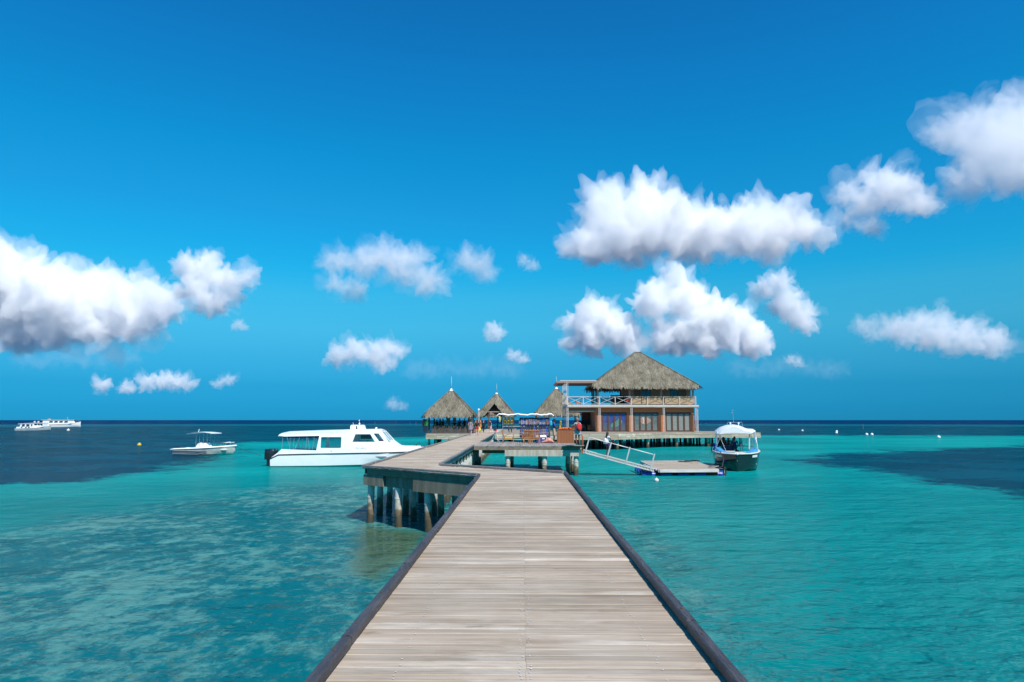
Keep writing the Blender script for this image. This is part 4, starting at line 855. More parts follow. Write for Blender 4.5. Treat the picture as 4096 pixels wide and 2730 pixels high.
MB().cbox(8.2, 10.2, 104.6, 105.5, 0.1, 0.45, 0.05).build('seat', DC, sofa, world=True); MB().cbox(8.2, 10.2, 105.5, 105.75, 0.1, 1.5, 0.05).build('backrest', DC, sofa, world=True)
tb = empty('bar_table', (7.6, 106, 0), 'dark bar table seen against the sea through the lounge', 'table')
MB().box(7.0, 8.2, 105.7, 106.3, 1.02, 1.08).build('tabletop', DBROWN, tb, world=True)
for x in (7.1, 8.05):
    for y in (105.75, 106.2): MB().box(x, x + 0.06, y, y + 0.06, 0, 1.02).build('leg', DBROWN, tb, world=True)
sb = empty('upstairs_bench', (12.4, 100.2, 3.79), 'dark brown slatted bench behind the balcony rail of the open verandah', 'bench')
MB().box(11.5, 13.6, 100.0, 100.6, 4.2, 4.26).build('seat', DBROWN, sb, world=True)
for i in range(14): MB().box(11.5 + i * 0.15, 11.6 + i * 0.15, 100.6, 100.64, 4.262, 4.85).build('back_slat', mat('bench_red_brown', (0.16, 0.05, 0.035), 0.6), sb, world=True)
for x in (11.55, 13.5): MB().box(x, x + 0.06, 100.1, 100.16, 3.79, 4.198).build('leg', DBROWN, sb, world=True)

# ================================================================== THATCHED HUTS
WHITE = mat('white_gloss_paint', (0.80, 0.80, 0.79), 0.25, var=0.03, coat=0.3); WHITEM = mat('white_matt', (0.78, 0.78, 0.76), 0.6, var=0.04)
def finial(parent, x, y, z, h):
    MB().loft([[(x + r * math.cos(2 * math.pi * k / 14), y + r * math.sin(2 * math.pi * k / 14), z + dz) for k in range(14)] for r, dz in ((0.36, -0.22), (0.33, -0.12), (0.2, 0.05), (0.07, 0.16), (0.05, 0.18))]).build('roof_cap', WHITEM, parent, world=True, smooth=True)
    MB().tube([(x, y, z + 0.15), (x, y, z + h * 0.55), (x, y, z + h)], [0.05, 0.04, 0.012], 7).build('spire', GREYW, parent, world=True, smooth=True)
# hut beside the boardwalk
h1 = empty('thatched_hut', (-9.2, 88.3, 0), 'square thatched hut with brown slatted railing beside the boardwalk', 'hut', 'thatched huts')
thatch_roof(h1, -12.2, -6.2, 85.2, 91.4, 2.42, -9.25, -9.15, 88.3, 5.55, 30, 0.10, 0.75, seed=31); finial(h1, -9.2, 88.3, 5.55, 1.75)
MB().box(-12.05, -6.45, 85.5, 91.2, -0.2, -0.003).build('floor', DECK, h1, world=True)
for j in range(3):
    for i in range(4):
        x0 = -12.05 + 1.4 * i; mb = MB(); mb.ca = random.uniform(0.2, 1.0); mb.box(x0 + 0.005, x0 + 1.39, 85.40 + random.uniform(-0.015, 0.015), 85.46, -0.23 * (j + 1) + 0.008, -0.23 * j - 0.004)
        mb.build('fascia_board', FASCIA, h1, world=True)
for x, y in ((-11.7, 85.9), (-9.15, 85.75), (-6.75, 85.9), (-11.7, 90.9), (-6.75, 90.9)): MB().box(x - 0.09, x + 0.09, y - 0.09, y + 0.09, 0, 2.55).build('post', DBROWN, h1, world=True)
HSL = mat('brown_slat', (0.13, 0.085, 0.06), 0.7, scale=6)
for i in range(30): x = -11.3 + i * 0.148; MB().box(x, x + 0.085, 85.62, 85.65, 0.03, 0.93).build('slat', HSL, h1, world=True)
for z in (0.0, 0.46, 0.9): MB().box(-11.55, -6.9, 85.655, 85.69, z, z + 0.07).build('rail', HSL, h1, world=True)
for i in range(34): x = -11.5 + i * 0.135; MB().box(x, x + 0.075, 90.8, 90.83, 0.1, 1.22).build('back_slat', DBROWN, h1, world=True)
MB().box(-11.6, -6.8, 90.78, 90.86, 1.22, 1.3).build('back_rail', DBROWN, h1, world=True)
for x in (-10.0, -9.12): MB().box(x, x + 0.42, 89.9, 89.93, 1.25, 2.4).build('canvas_panel', mat('cream_canvas', (0.50, 0.48, 0.40), 0.8), h1, world=True)
for x, y in ((-11.7, 86.1), (-10.9, 86.6), (-9.2, 86.2), (-7.0, 86.2), (-11.5, 90.6), (-7, 90.6)): pile(h1, x, y, -0.2, 0.16)
MB().box(-11.2, -10.3, 87.2, 87.5, WATER - 0.2, -0.75).build('service_box', mat('black_tank', (0.02, 0.02, 0.022), 0.6), h1, world=True)
# hut at the head of the boardwalk with an open gable
h2 = empty('thatched_hut', (-5.0, 131, 0), 'thatched hut with a dark open entrance gable at the end of the boardwalk', 'hut', 'thatched huts')
thatch_roof(h2, -8.45, -1.45, 127.4, 134.4, 2.75, -5.0, -4.9, 131, 6.75, 28, 0.13, 0.85, seed=51); finial(h2, -4.95, 131, 6.75, 1.9)
gab = MB(); ga, gl_, gr_ = Vector((-5.2, 126.6, 4.85)), Vector((-7.1, 126.6, 2.5)), Vector((-3.4, 126.6, 2.5)); bk = Vector((0, 4.2, 0))
for a, b in ((ga, gl_), (ga, gr_)):
    thatch_face(gab, b, b + bk, a + bk, a, 9, 0.17, 0.6, 77 if a == ga else 78, fringe=False, lift=0.04)
gab.build('gable_thatch', THATCH, h2, kind='stuff', fixn=False).matrix_parent_inverse = Matrix.Translation(-Vector(h2.location))
for b in (gl_, gr_):
    MB().beam(ga + Vector((0, -0.02, 0.02)), b + Vector((0, -0.02, 0.02)), 0.12, 0.2).build('barge_board', mat('greyed_barge', (0.25, 0.22, 0.17), 0.8), h2, world=True)
    MB().add([ga + Vector((0, 0, -0.05)), b + Vector((0, 0, -0.05)), b + bk + Vector((0, 0, -0.05)), ga + bk + Vector((0, 0, -0.05))], [(0, 1, 2, 3)]).build('gable_core', THATCH_IN, h2, world=True)
MB().box(-6.5, -3.9, 126.7, 126.85, 3.1, 3.25).build('tie_beam', PINKW, h2, world=True)
MB().box(-8.5, -1.4, 127.5, 127.7, 2.42, 2.72).build('eave_beam', DBROWN, h2, world=True)
for x, y in ((-6.35, 126.9), (-4.75, 130.5), (-8.2, 127.8), (-1.7, 127.8), (-8.2, 134), (-1.7, 134), (-4.0, 134)): MB().box(x - 0.1, x + 0.1, y - 0.1, y + 0.1, 0, 2.8).build('post', DBROWN, h2, world=True)
MB().box(-8.7, -1.2, 126.4, 134.6, -0.3, -0.005).build('floor', DECK, h2, world=True)
for i in range(5):
    x0 = -8.2 + i * 1.3; MB().beam((x0, 134, 0.15), (x0 + 1.3, 134, 1.05), 0.06, 0.07).build('rail_brace', DBROWN, h2, world=True); MB().beam((x0, 134, 1.05), (x0 + 1.3, 134, 0.15), 0.06, 0.07).build('rail_brace', DBROWN, h2, world=True)
MB().box(-8.2, -1.7, 133.95, 134.05, 1.05, 1.13).build('rail', DBROWN, h2, world=True)
for x in (-8, -5, -2):
    for y in (127.5, 133.8): pile(h2, x, y, -0.3, 0.16)
# hut behind the house
h3 = empty('thatched_hut', (5.75, 116, 0), 'thatched hut half hidden behind the terrace corner of the house', 'hut', 'thatched huts')
thatch_roof(h3, 2.05, 9.4, 112.3, 119.7, 2.78, 5.7, 5.8, 116, 7.05, 28, 0.12, 0.8, seed=71); finial(h3, 5.75, 116, 7.05, 2.0)
for x, y in ((2.3, 112.6), (9.1, 112.6), (2.3, 119.4), (9.1, 119.4)): MB().box(x - 0.1, x + 0.1, y - 0.1, y + 0.1, 0, 2.85).build('post', DBROWN, h3, world=True)
MB().box(3.6, 9.0, 112.7, 112.8, 2.2, 2.6).build('eave_beam', DBROWN, h3, world=True)
# lamp on a post between the huts, and a low rail stand
lp = empty('lamp_post', (-5.9, 92.5, 0), 'slim white lamp post rising between the two huts', 'lamp post')
MB().tube([(-5.9, 92.5, 0), (-5.9, 92.5, 2.95)], 0.035, 8).build('pole', WHITEM, lp, world=True); MB().cbox(-6.0, -5.8, 92.4, 92.6, 2.95, 3.2, 0.04).build('lantern', WHITEM, lp, world=True)
sg = empty('notice_board', (-6.35, 86.6, 0), 'tall pale notice board at the hut entrance beside the boardwalk', 'notice board')
MB().box(-6.85, -6.2, 86.6, 86.64, 0.55, 1.95).build('board', mat('pale_poster', (0.45, 0.52, 0.58), 0.5, scale=1.5, col2=(0.68, 0.70, 0.72)), sg, world=True)
MB().box(-6.9, -6.85, 86.58, 86.66, 0, 2.0).build('frame_post', DBROWN, sg, world=True); MB().box(-6.2, -6.15, 86.58, 86.66, 0, 2.0).build('frame_post', DBROWN, sg, world=True)

# ================================================================== BOATS
BLACKG = mat('black_gloss', (0.012, 0.013, 0.016), 0.22, coat=0.4, var=0.05); NAVY = mat('navy_canvas', (0.012, 0.014, 0.10), 0.8); STEEL = mat('stainless_tube', (0.55, 0.56, 0.58), 0.3, 0.8)
HULLW = mat('white_hull', (0.86, 0.86, 0.85), 0.3, var=0.04, scale=1.5, coat=0.2); TEALG = glass('boat_window', (0.60, 0.80, 0.82)); DARKIN = mat('dark_interior', (0.03, 0.032, 0.035), 0.6); GREYP = mat('grey_plastic', (0.35, 0.36, 0.37), 0.5)
def hull_loft(st, top=True):
    """st: (x, half beam at sheer, sheer z, half beam at chine, chine z, keel z) from stern to bow"""
    mb = MB(); rings = []
    for x, b, zs, c, zc, zk in st:
        rings.append([(x, -b, zs), (x, -(b * 0.65 + c * 0.35) * 1.01, zs * 0.6 + zc * 0.4), (x, -c, zc), (x, -c * 0.5, (zc + zk) * 0.5), (x, 0, zk), (x, c * 0.5, (zc + zk) * 0.5), (x, c, zc), (x, (b * 0.65 + c * 0.35) * 1.01, zs * 0.6 + zc * 0.4), (x, b, zs)])
    mb.loft(rings, cap=False, closed=False); n = 9
    mb.f.append(tuple(range(n))); mb.m.append(0)
    if top:
        for i in range(len(st) - 1): mb.f.append((i * n, (i + 1) * n, (i + 1) * n + n - 1, i * n + n - 1)); mb.m.append(0)
    return mb
def outboard(parent, x, y, z, s=1.0, m=BLACKG, name='outboard_engine'):
    mb = MB()
    mb.loft([[(x + s * a, y + s * b * k, z + s * h) for a, b in ((-0.36, -0.12), (-0.2, -0.19), (0.12, -0.19), (0.26, -0.13), (0.26, 0.13), (0.12, 0.19), (-0.2, 0.19), (-0.36, 0.12))] for h, k in ((0.35, 0.8), (0.5, 1.0), (0.85, 1.0), (1.02, 0.85), (1.08, 0.5))])
    mb.loft([[(x + s * a, y + s * b, z + s * h) for a, b in ((-0.2, -0.09), (0.12, -0.09), (0.12, 0.09), (-0.2, 0.09))] for h in (-0.75, -0.2, 0.38)])
    mb.tube([(x - 0.45 * s, y, z - 0.6 * s), (x + 0.25 * s, y, z - 0.6 * s)], 0.09 * s, 8)
    return autosmooth(mb.build(name, m, parent), 40)
# ---------------------------------------------------------------- white cabin speedboat
wb = empty('cabin_speedboat', (-19.45, 54.15, WATER), 'large white cabin speedboat with black outboards and a roofed open stern, moored beside the boardwalk', 'boat')
autosmooth(hull_loft([(0.0, 1.28, 0.60, 1.2, 0.05, -0.35), (0.65, 1.34, 0.90, 1.25, 0.05, -0.4), (4, 1.4, 0.97, 1.3, 0.08, -0.45), (7, 1.38, 1.03, 1.2, 0.15, -0.45), (9, 1.12, 1.06, 0.85, 0.25, -0.42), (10.3, 0.68, 1.08, 0.4, 0.35, -0.3), (11.1, 0.28, 1.09, 0.12, 0.5, 0.1), (11.45, 0.04, 1.1, 0.03, 0.7, 0.55)]).build('hull', HULLW, wb), 30)
def WB(x):
    return np.interp(x, [0, 0.6, 4, 7, 8.3, 9.15, 10.2, 11.0, 11.42], [1.26, 1.3, 1.36, 1.34, 1.2, 1.05, 0.7, 0.32, 0.05])
outer = [(0.05, 0.62), (0.65, 0.915), (2.6, 0.96), (4.6, 1.0), (7.0, 1.04), (8.3, 1.05), (9.2, 1.07), (10.2, 1.09), (11.0, 1.10), (11.42, 1.11), (11.42, 1.48), (11.0, 1.49), (10.2, 1.5), (9.85, 1.52), (9.15, 1.95), (8.45, 2.70), (8.25, 2.76), (5.9, 2.72), (3.6, 2.66), (1.1, 2.57), (0.65, 2.48), (0.52, 2.37), (1.0, 2.29), (3.72, 2.34), (3.54, 1.24), (0.85, 1.33), (0.62, 1.1), (0.1, 0.70)]
wins = [[(3.86, 1.46), (3.90, 1.42), (5.38, 1.42), (5.43, 1.48), (5.43, 2.2), (5.38, 2.25), (3.9, 2.25), (3.86, 2.2)], [(6.29, 1.88), (8.0, 1.88), (7.62, 2.47), (6.49, 2.47)], [(8.31, 1.93), (8.70, 1.93), (8.25, 2.52), (7.86, 2.52)]]
for sd in (-1, 1):
    w = MB().panel(outer, wins, lambda u, v, d, s=sd: (u, s * (WB(u) - 0.0 - (0.10 * max(0, v - 1.3)) - d), v), 0.06).build('cabin_side', HULLW, wb)
    for h in wins:
        MB().add([(u, sd * (WB(u) - 0.1 * (v - 1.3) - 0.03), v) for u, v in h], [tuple(range(len(h)))]).build('window_pane', TEALG, w)
    st = MB(); pts = [(0.0, 0.60), (0.65, 0.905), (2.6, 0.95), (4.6, 0.985), (7.0, 1.03), (8.3, 1.045), (9.2, 1.06), (10.2, 1.08), (11.0, 1.09), (11.4, 1.10)]
    hb = lambda x: np.interp(x, [0, .65, 4, 7, 9, 10.3, 11.1, 11.45], [1.28, 1.34, 1.4, 1.38, 1.12, .68, .28, .04])
    st.loft([[(x, sd * (hb(x) + 0.012), z - 0.045), (x, sd * (hb(x) + 0.035), z - 0.035), (x, sd * (hb(x) + 0.035), z + 0.025), (x, sd * (hb(x) + 0.012), z + 0.035)] for x, z in pts]); st.build('rub_rail', mat('dark_rub_rail', (0.02, 0.006, 0.006), 0.5), wb)
rf = MB(); sec = [(0.5, 2.36, 1.0), (0.65, 2.49, 1.12), (1.1, 2.58, 1.2), (3.6, 2.67, 1.24), (5.9, 2.73, 1.22), (8.25, 2.77, 1.06), (8.47, 2.71, 1.02)]
rf.loft([[(x, b * k, z + 0.10 * (1 - k * k) - (0.0)) for k in (-1, -0.8, -0.4, 0, 0.4, 0.8, 1)] + [(x, b * k, z - 0.09) for k in (1, 0.4, -0.4, -1)] for x, z, b in sec]); autosmooth(rf.build('roof', HULLW, wb))
fd = MB(); fd.loft([[(x, WB(x) * k * 0.96, z + 0.06 * (1 - k * k)) for k in (-1, -0.5, 0, 0.5, 1)] for x, z in ((9.1, 1.94), (9.85, 1.53), (10.2, 1.5), (11.0, 1.49), (11.4, 1.48))], closed=False); fd.build('foredeck', HULLW, wb, smooth=True)
for k0, k1 in ((-0.94, -0.03), (0.03, 0.94)):
    a, b = (8.5, 2.64), (9.08, 2.0); MB().add([(a[0], k0, a[1]), (a[0], k1, a[1]), (b[0], k1 * 1.05, b[1]), (b[0], k0 * 1.05, b[1])], [(0, 1, 2, 3)]).build('windscreen', TEALG, wb)
for k in (-1.0, 0, 1.0): MB().beam((8.46, k * 0.98, 2.68), (9.12, k * 1.03, 1.95), 0.07, 0.07).build('windscreen_pillar', HULLW, wb)
MB().box(0.4, 8.9, -1.18, 1.18, 0.72, 0.80).build('sole', GREYP, wb)
hb_ = MB(); hb_.panel([(5.92, 2.74), (5.94, 3.12), (6.02, 3.18), (6.78, 3.18), (6.86, 3.12), (6.98, 2.76)], [[(6.36, 2.83), (6.5, 2.83), (6.48, 3.08), (6.34, 3.08)]], lambda u, v, d: (u, -0.55 + d, v), 1.1); hb_.build('roof_hatch', HULLW, wb)
MB().ball((6.52, 0, 3.28), 0.07, 8, 6).tube([(6.52, 0, 3.15), (6.52, 0, 3.25)], 0.03, 6).build('nav_light', WHITEM, wb, smooth=True)
MB().tube([(6.5, 0.2, 3.1), (6.46, 0.2, 3.5)], 0.012, 5).ball((6.46, 0.2, 3.53), 0.045, 8, 5).build('whip_aerial', WHITEM, wb); MB().tube([(6.12, -0.3, 3.15), (6.08, -0.3, 3.36)], 0.012, 5).build('aerial', WHITEM, wb)
MB().tube([(7.88, -0.2, 2.8), (7.88, -0.2, 2.88)], 0.05, 8).ball((7.9, -0.2, 2.93), 0.09, 10, 6, (1, 0.8, 0.8)).build('searchlight', WHITEM, wb, smooth=True)
outboard(wb, -0.28, -0.45, 0.12, 1.1); outboard(wb, -0.28, 0.45, 0.12, 1.1)
for sd in (-1, 1):
    cu = MB(); k = 40; cu.loft([[(0.85 + 2.85 * i / k, sd * 1.14 + 0.02 * math.sin(i * 1.3), z + (0.02 * math.sin(i * 0.8) if z < 2.25 else 0)) for i in range(k + 1)] for z in (2.18, 2.30)], closed=False); cu.build('rolled_curtain', NAVY, wb, smooth=True)
    for a, b in (((0.85, 1.33), (0.88, 2.3)), ((1.45, 1.3), (1.45, 2.32)), ((1.72, 1.3), (1.75, 2.32)), ((1.2, 2.3), (1.45, 1.4)), ((2.7, 1.27), (2.72, 2.32)), ((3.0, 1.27), (2.8, 2.2)), ((3.2, 1.26), (3.3, 2.3)), ((1.85, 1.35), (2.2, 2.28))): MB().tube([(a[0], sd * 1.2, a[1]), (b[0], sd * 1.12, b[1])], 0.017, 5).build('stanchion', STEEL, wb)
MB().cbox(1.1, 3.3, -1.0, -0.55, 0.8, 1.22, 0.05).build('bench', HULLW, wb); MB().cbox(1.1, 3.3, 0.55, 1.0, 0.8, 1.22, 0.05).build('bench', DARKIN, wb)
MB().box(6.5, 7.3, 0.2, 0.9, 0.8, 1.95).build('console', GREYP, wb); MB().box(6.45, 7.3, 0.98, 1.02, 2.05, 2.45).build('rear_panel', DARKIN, wb)
MB().cbox(8.0, 8.5, -0.8, -0.3, 1.9, 2.05, 0.04).build('seat_cushion', mat('salmon_cushion', (0.55, 0.14, 0.10), 0.7), wb)
MB().tube([(10.9, -0.1, 1.52), (10.95, -0.1, 1.6), (11.05, -0.1, 1.6), (11.1, -0.1, 1.52)], 0.02, 6).build('cleat', BLACKG, wb)
LET = mat('faded_grey_letters', (0.50, 0.50, 0.53), 0.6)
text('boat_lettering', 'DALYMPUS', (7.0, -1.375, 1.42), 0.17, LET, wb); text('registration', '001', (4.72, -1.39, 1.17), 0.09, mat('dark_letters', (0.12, 0.12, 0.14), 0.6), wb); text('boat_lettering', '* * *', (7.0, -1.36, 1.68), 0.1, LET, wb)
wb.rotation_euler = (0, 0, R(1.5))
# ---------------------------------------------------------------- small boat whose bow peeps out behind it
db = empty('moored_dinghy', (-11.6, 67.5, WATER), 'small white dinghy moored behind the cabin speedboat', 'boat')
autosmooth(hull_loft([(0, 0.9, 0.62, 0.8, 0.05, -0.2), (2.2, 0.95, 0.66, 0.85, 0.05, -0.2), (3.8, 0.6, 0.78, 0.35, 0.15, -0.1), (4.7, 0.05, 0.92, 0.03, 0.4, 0.3)]).build('hull', mat('pale_grey_hull', (0.55, 0.57, 0.52), 0.4), db), 30)
MB().cbox(1.2, 3.4, -0.7, 0.7, 0.64, 0.95, 0.12).build('console', HULLW, db); MB().tube([(1.3, -0.1, 0.95), (1.2, -0.1, 1.2), (1.4, 0.1, 1.35), (1.6, 0.1, 1.2)], 0.03, 6).build('wheel', BLACKG, db)
o = coil('thin mooring line from the hut platform down to the dinghy', [(-12.05, 85.4, -0.4), (-11.6, 82, -0.9), (-9.9, 76, -1.25), (-8.0, 70.5, -1.2), (-7.0, 67.6, -1.0)], 0.02, ROPED, 'mooring lines')
# ---------------------------------------------------------------- fishing boat with a T-top
fb = empty('fishing_boat', (-36.15, 71.9, WATER), 'small white fishing boat with a T-top roof and striped hull at anchor', 'boat', rz=-0.17)
autosmooth(hull_loft([(0.1, 1.05, 0.52, 0.95, 0.02, -0.2), (2.5, 1.12, 0.60, 1.0, 0.03, -0.22), (4.3, 1.0, 0.70, 0.75, 0.08, -0.22), (5.5, 0.62, 0.78, 0.35, 0.15, -0.18), (6.3, 0.25, 0.84, 0.1, 0.3, 0.1), (6.6, 0.05, 0.86, 0.03, 0.55, 0.45)]).build('hull', mat('olive_white_hull', (0.40, 0.42, 0.36), 0.4, col2=(0.6, 0.6, 0.55), scale=2), fb), 30)
FBB = lambda x: np.interp(x, [0.1, 2.5, 4.3, 5.5, 6.3, 6.6], [1.05, 1.12, 1.0, 0.62, 0.25, 0.06])
for sd in (-1, 1):
    MB().loft([[(x, sd * (FBB(x) + 0.03), z), (x, sd * (FBB(x) + 0.045), z + 0.1), (x, sd * (FBB(x) - 0.05), z + 0.17), (x, sd * (FBB(x) - 0.14), z + 0.14)] for x, z in ((-0.15, 0.42), (0.3, 0.5), (2.5, 0.58), (4.3, 0.68), (5.5, 0.76), (6.3, 0.82), (6.75, 0.86))]).build('gunwale', HULLW, fb, smooth=True)
    for z in (0.34, 0.26, 0.18): MB().loft([[(x, sd * (FBB(x) * f + 0.012), z + k * x + a) for a in (0, 0.045)] for x, f, k in ((0.1, 0.985, 0), (2.5, 0.98, 0), (4.0, 0.95, 0.004))], closed=False).build('hull_stripe', mat('navy_stripe', (0.01, 0.02, 0.09), 0.4), fb)
MB().box(0.2, 5.9, -0.6, 0.6, 0.5, 0.58).build('deck', HULLW, fb)
autosmooth(MB().loft([[(x, y * w, z) for y, z in ((-0.55, 0.55), (-0.5, h * 0.75), (-0.3, h), (0.3, h), (0.5, h * 0.75), (0.55, 0.55))] for x, h, w in ((2.1, 0.62, 1), (2.5, 1.15, 0.95), (3.0, 1.28, 0.9), (3.5, 1.2, 0.9), (3.85, 0.7, 1))]).build('console', HULLW, fb), 40)
MB().cbox(2.95, 3.35, -0.35, 0.35, 1.27, 1.35, 0.03).build('dash_cover', BLACKG, fb)
MB().loft([[(x, y, z + 0.04 * (1 - (y / 0.95) ** 2)) for y in (-0.95, -0.5, 0, 0.5, 0.95)] + [(x, y, z - 0.07) for y in (0.9, 0, -0.9)] for x, z in ((1.55, 2.18), (2.2, 2.26), (2.9, 2.31), (3.6, 2.30), (4.35, 2.22))]).build('t_top', HULLW, fb)
for x in (2.45, 2.85, 3.3, 3.75):
    for y in (-0.55, 0.55): MB().tube([(x, y, 0.6), (x + 0.02, y * 1.1, 2.22)], 0.018, 5).build('top_post', STEEL, fb)
MB().tube([(2.2, 0.1, 2.28), (2.3, 0.1, 2.62)], 0.03, 6).build('rod_holder', WHITEM, fb)
outboard(fb, -0.05, 0, 0.0, 0.75, BLACKG)
MB().tube([(4.3, -0.95, 0.9), (4.5, -0.9, 1.2), (5.6, -0.58, 1.22), (6.5, -0.05, 1.28), (5.6, 0.58, 1.22), (4.5, 0.9, 1.2), (4.3, 0.95, 0.9)], 0.016, 5).build('bow_rail', STEEL, fb)
for x, y in ((4.9, -0.82), (5.6, -0.58), (6.2, -0.25), (4.9, 0.82), (5.6, 0.58)): MB().tube([(x, y, 0.85), (x, y, 1.22)], 0.014, 5).build('rail_post', STEEL, fb)
MB().beam((5.4, 0, 1.22), (5.95, 0, 1.3), 0.25, 0.06).build('anchor_pulpit', WHITEM, fb); MB().tube([(5.7, 0, 0.85), (5.85, 0, 1.25)], 0.03, 6).build('bow_post', BLACKG, fb)
coil('anchor line running from the fishing boat bow into the water', [(-29.7, 70.8, -1.05), (-27.9, 69.8, -1.5), (-25.9, 68.4, -1.92)], 0.02, ROPED, 'mooring lines')
# ---------------------------------------------------------------- two excursion boats far out
DW = mat('dark_window', (0.02, 0.07, 0.09), 0.15)
fa = empty('excursion_boat', (-172.4, 232.5, WATER), 'nearer white excursion boat with teal hull and black fenders, far out on the lagoon', 'boat', 'excursion boats at anchor')
autosmooth(hull_loft([(0, 1.6, 0.75, 1.4, 0.0, -0.3), (3, 1.8, 0.75, 1.6, 0.0, -0.3), (7, 1.7, 1.0, 1.3, 0.05, -0.3), (9.5, 1.1, 1.35, 0.6, 0.15, -0.25), (11.3, 0.1, 1.75, 0.05, 0.4, 0.0)]).build('hull', mat('pale_teal_hull', (0.30, 0.42, 0.42), 0.4, col2=(0.55, 0.6, 0.6), scale=0.4), fa), 30)
for sd in (-1, 1):
    wl_ = [[(2.3, 1.35), (3.4, 1.35), (3.4, 2.15), (2.5, 2.15)], [(3.9, 1.35), (5.0, 1.35), (5.0, 2.15), (3.9, 2.15)], [(5.5, 1.45), (6.0, 1.45), (6.0, 2.2), (5.5, 2.2)], [(6.7, 1.75), (7.4, 1.75), (7.3, 2.3), (6.5, 2.3)], [(8.0, 1.75), (8.4, 1.75), (8.1, 2.3), (7.8, 2.3)], [(8.9, 1.75), (9.4, 1.75), (9.1, 2.3), (8.6, 2.3)]]
    c = MB().panel([(0.5, 0.74), (7, 1.0), (9.6, 1.35), (9.75, 1.7), (9.4, 2.4), (2.0, 2.3), (1.6, 1.2), (0.5, 1.2)], wl_, lambda u, v, d, s=sd: (u, s * (1.55 - d - 0.03 * u * (u > 7)), v), 0.08).build('cabin_side', HULLW, fa)
    for h in wl_: MB().add([(u, sd * 1.38, v) for u, v in h], [(0, 1, 2, 3)]).build('window', DW, c)
MB().loft([[(x, y, z + 0.08 * (1 - (y / 1.7) ** 2)) for y in (-1.7, 0, 1.7)] + [(x, y, z - 0.18) for y in (1.65, -1.65)] for x, z in ((1.1, 2.35), (5, 2.55), (9.5, 2.6))]).build('roof', HULLW, fa)
MB().box(9.35, 9.45, -1.3, 1.3, 1.4, 2.4).build('front_bulkhead', HULLW, fa); outboard(fa, -0.3, 0.4, 0.2, 1.0, WHITEM)
for i, x in enumerate((2.2, 3.7, 4.7)): MB().loft([[(x + 0.45 * t + r * math.cos(a), -1.62, 0.98 + 0.3 * t + r * 0.6 * math.sin(a)) for a in [k * math.pi / 4 for k in range(8)]] for t, r in ((0, 0.1), (0.5, 0.25), (1, 0.1))]).build('fender', BLACKG, fa)
for x in (5.6, 6.9): MB().ball((x, 0, 2.95), 0.34, 8, 6, (1, 1, 0.9)).build('roof_bundle', mat('tan_bundle', (0.5, 0.42, 0.35), 0.8), fa)
fc = empty('excursion_boat', (-247.5, 350.5, WATER), 'farther long white excursion boat with a tan roof edge near the horizon', 'boat', 'excursion boats at anchor')
autosmooth(hull_loft([(0, 1.8, 1.3, 1.6, 0.0, -0.3), (9, 1.9, 1.3, 1.6, 0.0, -0.3), (14, 1.5, 1.6, 0.9, 0.1, -0.3), (17.5, 0.9, 2.2, 0.4, 0.2, -0.2), (20, 0.1, 2.9, 0.05, 0.6, 0.2)]).build('hull', HULLW, fc), 30)
for sd in (-1, 1):
    MB().loft([[(x, sd * (b + 0.03), z), (x, sd * (b + 0.03), z + 0.16)] for x, b, z in ((0, 1.8, 1.2), (9, 1.9, 1.2), (14, 1.5, 1.5), (17.5, 0.9, 2.1), (20, 0.12, 2.8))], closed=False).build('rub_rail', mat('ochre_rail', (0.45, 0.30, 0.10), 0.6), fc)
    wl_ = [[(4.6 + 2.6 * i, 2.2), (6.4 + 2.6 * i, 2.2), (6.6 + 2.6 * i, 3.1), (4.9 + 2.6 * i, 3.1)] for i in range(4)]
    c = MB().panel([(1, 1.3), (14.8, 1.6), (16.3, 2.0), (15.2, 3.6), (1.5, 3.5)], wl_, lambda u, v, d, s=sd: (u, s * (1.55 - d), v), 0.08).build('cabin_side', HULLW, fc)
    for h in wl_: MB().add([(u, sd * 1.4, v) for u, v in h], [(0, 1, 2, 3)]).build('window', DW, c)
MB().box(0.5, 15.6, -1.75, 1.75, 3.5, 3.75).build('roof', mat('tan_roof', (0.55, 0.47, 0.36), 0.6), fc); MB().box(15.3, 15.4, -1.4, 1.4, 1.8, 3.5).build('front_bulkhead', HULLW, fc)
MB().ball((3.6, 0, 3.9), 0.75, 10, 6, (1.2, 1, 0.45)).build('roof_bundle', mat('ochre_bundle', (0.5, 0.36, 0.1), 0.8), fc)
MB().tube([(13.5, 0, 3.7), (12.8, 0, 5.2)], 0.04, 5).build('whip_aerial', WHITEM, fc); MB().tube([(16.5, 0, 2.6), (18.5, 0, 3.4), (19.8, 0, 3.5)], 0.05, 5).build('bow_rail', STEEL, fc)
# ---------------------------------------------------------------- dive boat, bow on, at the pontoon
GREENH = mat('dark_green_hull', (0.008, 0.022, 0.020), 0.12, var=0.1, coat=0.6)
dv = empty('dive_boat', (15.35, 48.0, WATER), 'dark green dive boat with a white canopy lying bow-on at the pontoon', 'boat', rz=math.pi / 2 - R(4))
def flip(st): return [(-x, b, zs, c, zc, zk) for x, b, zs, c, zc, zk in reversed(st)]
DST = [(0.0, 0.12, 1.20, 0.08, 0.45, -0.1), (0.35, 0.95, 1.22, 0.5, 0.2, -0.35), (0.9, 1.42, 1.27, 1.05, 0.12, -0.45), (1.8, 1.64, 1.34, 1.4, 0.08, -0.45), (4.0, 1.68, 1.36, 1.5, 0.05, -0.45), (9.0, 1.6, 1.3, 1.5, 0.0, -0.4)]
autosmooth(hull_loft(DST, top=False).build('hull', GREENH, dv), 25)
DVB = lambda x: np.interp(x, [a[0] for a in DST], [a[1] for a in DST]); DVZ = lambda x: np.interp(x, [a[0] for a in DST], [a[2] for a in DST])
CREAM = mat('cream_gelcoat', (0.58, 0.56, 0.50), 0.4, var=0.06)
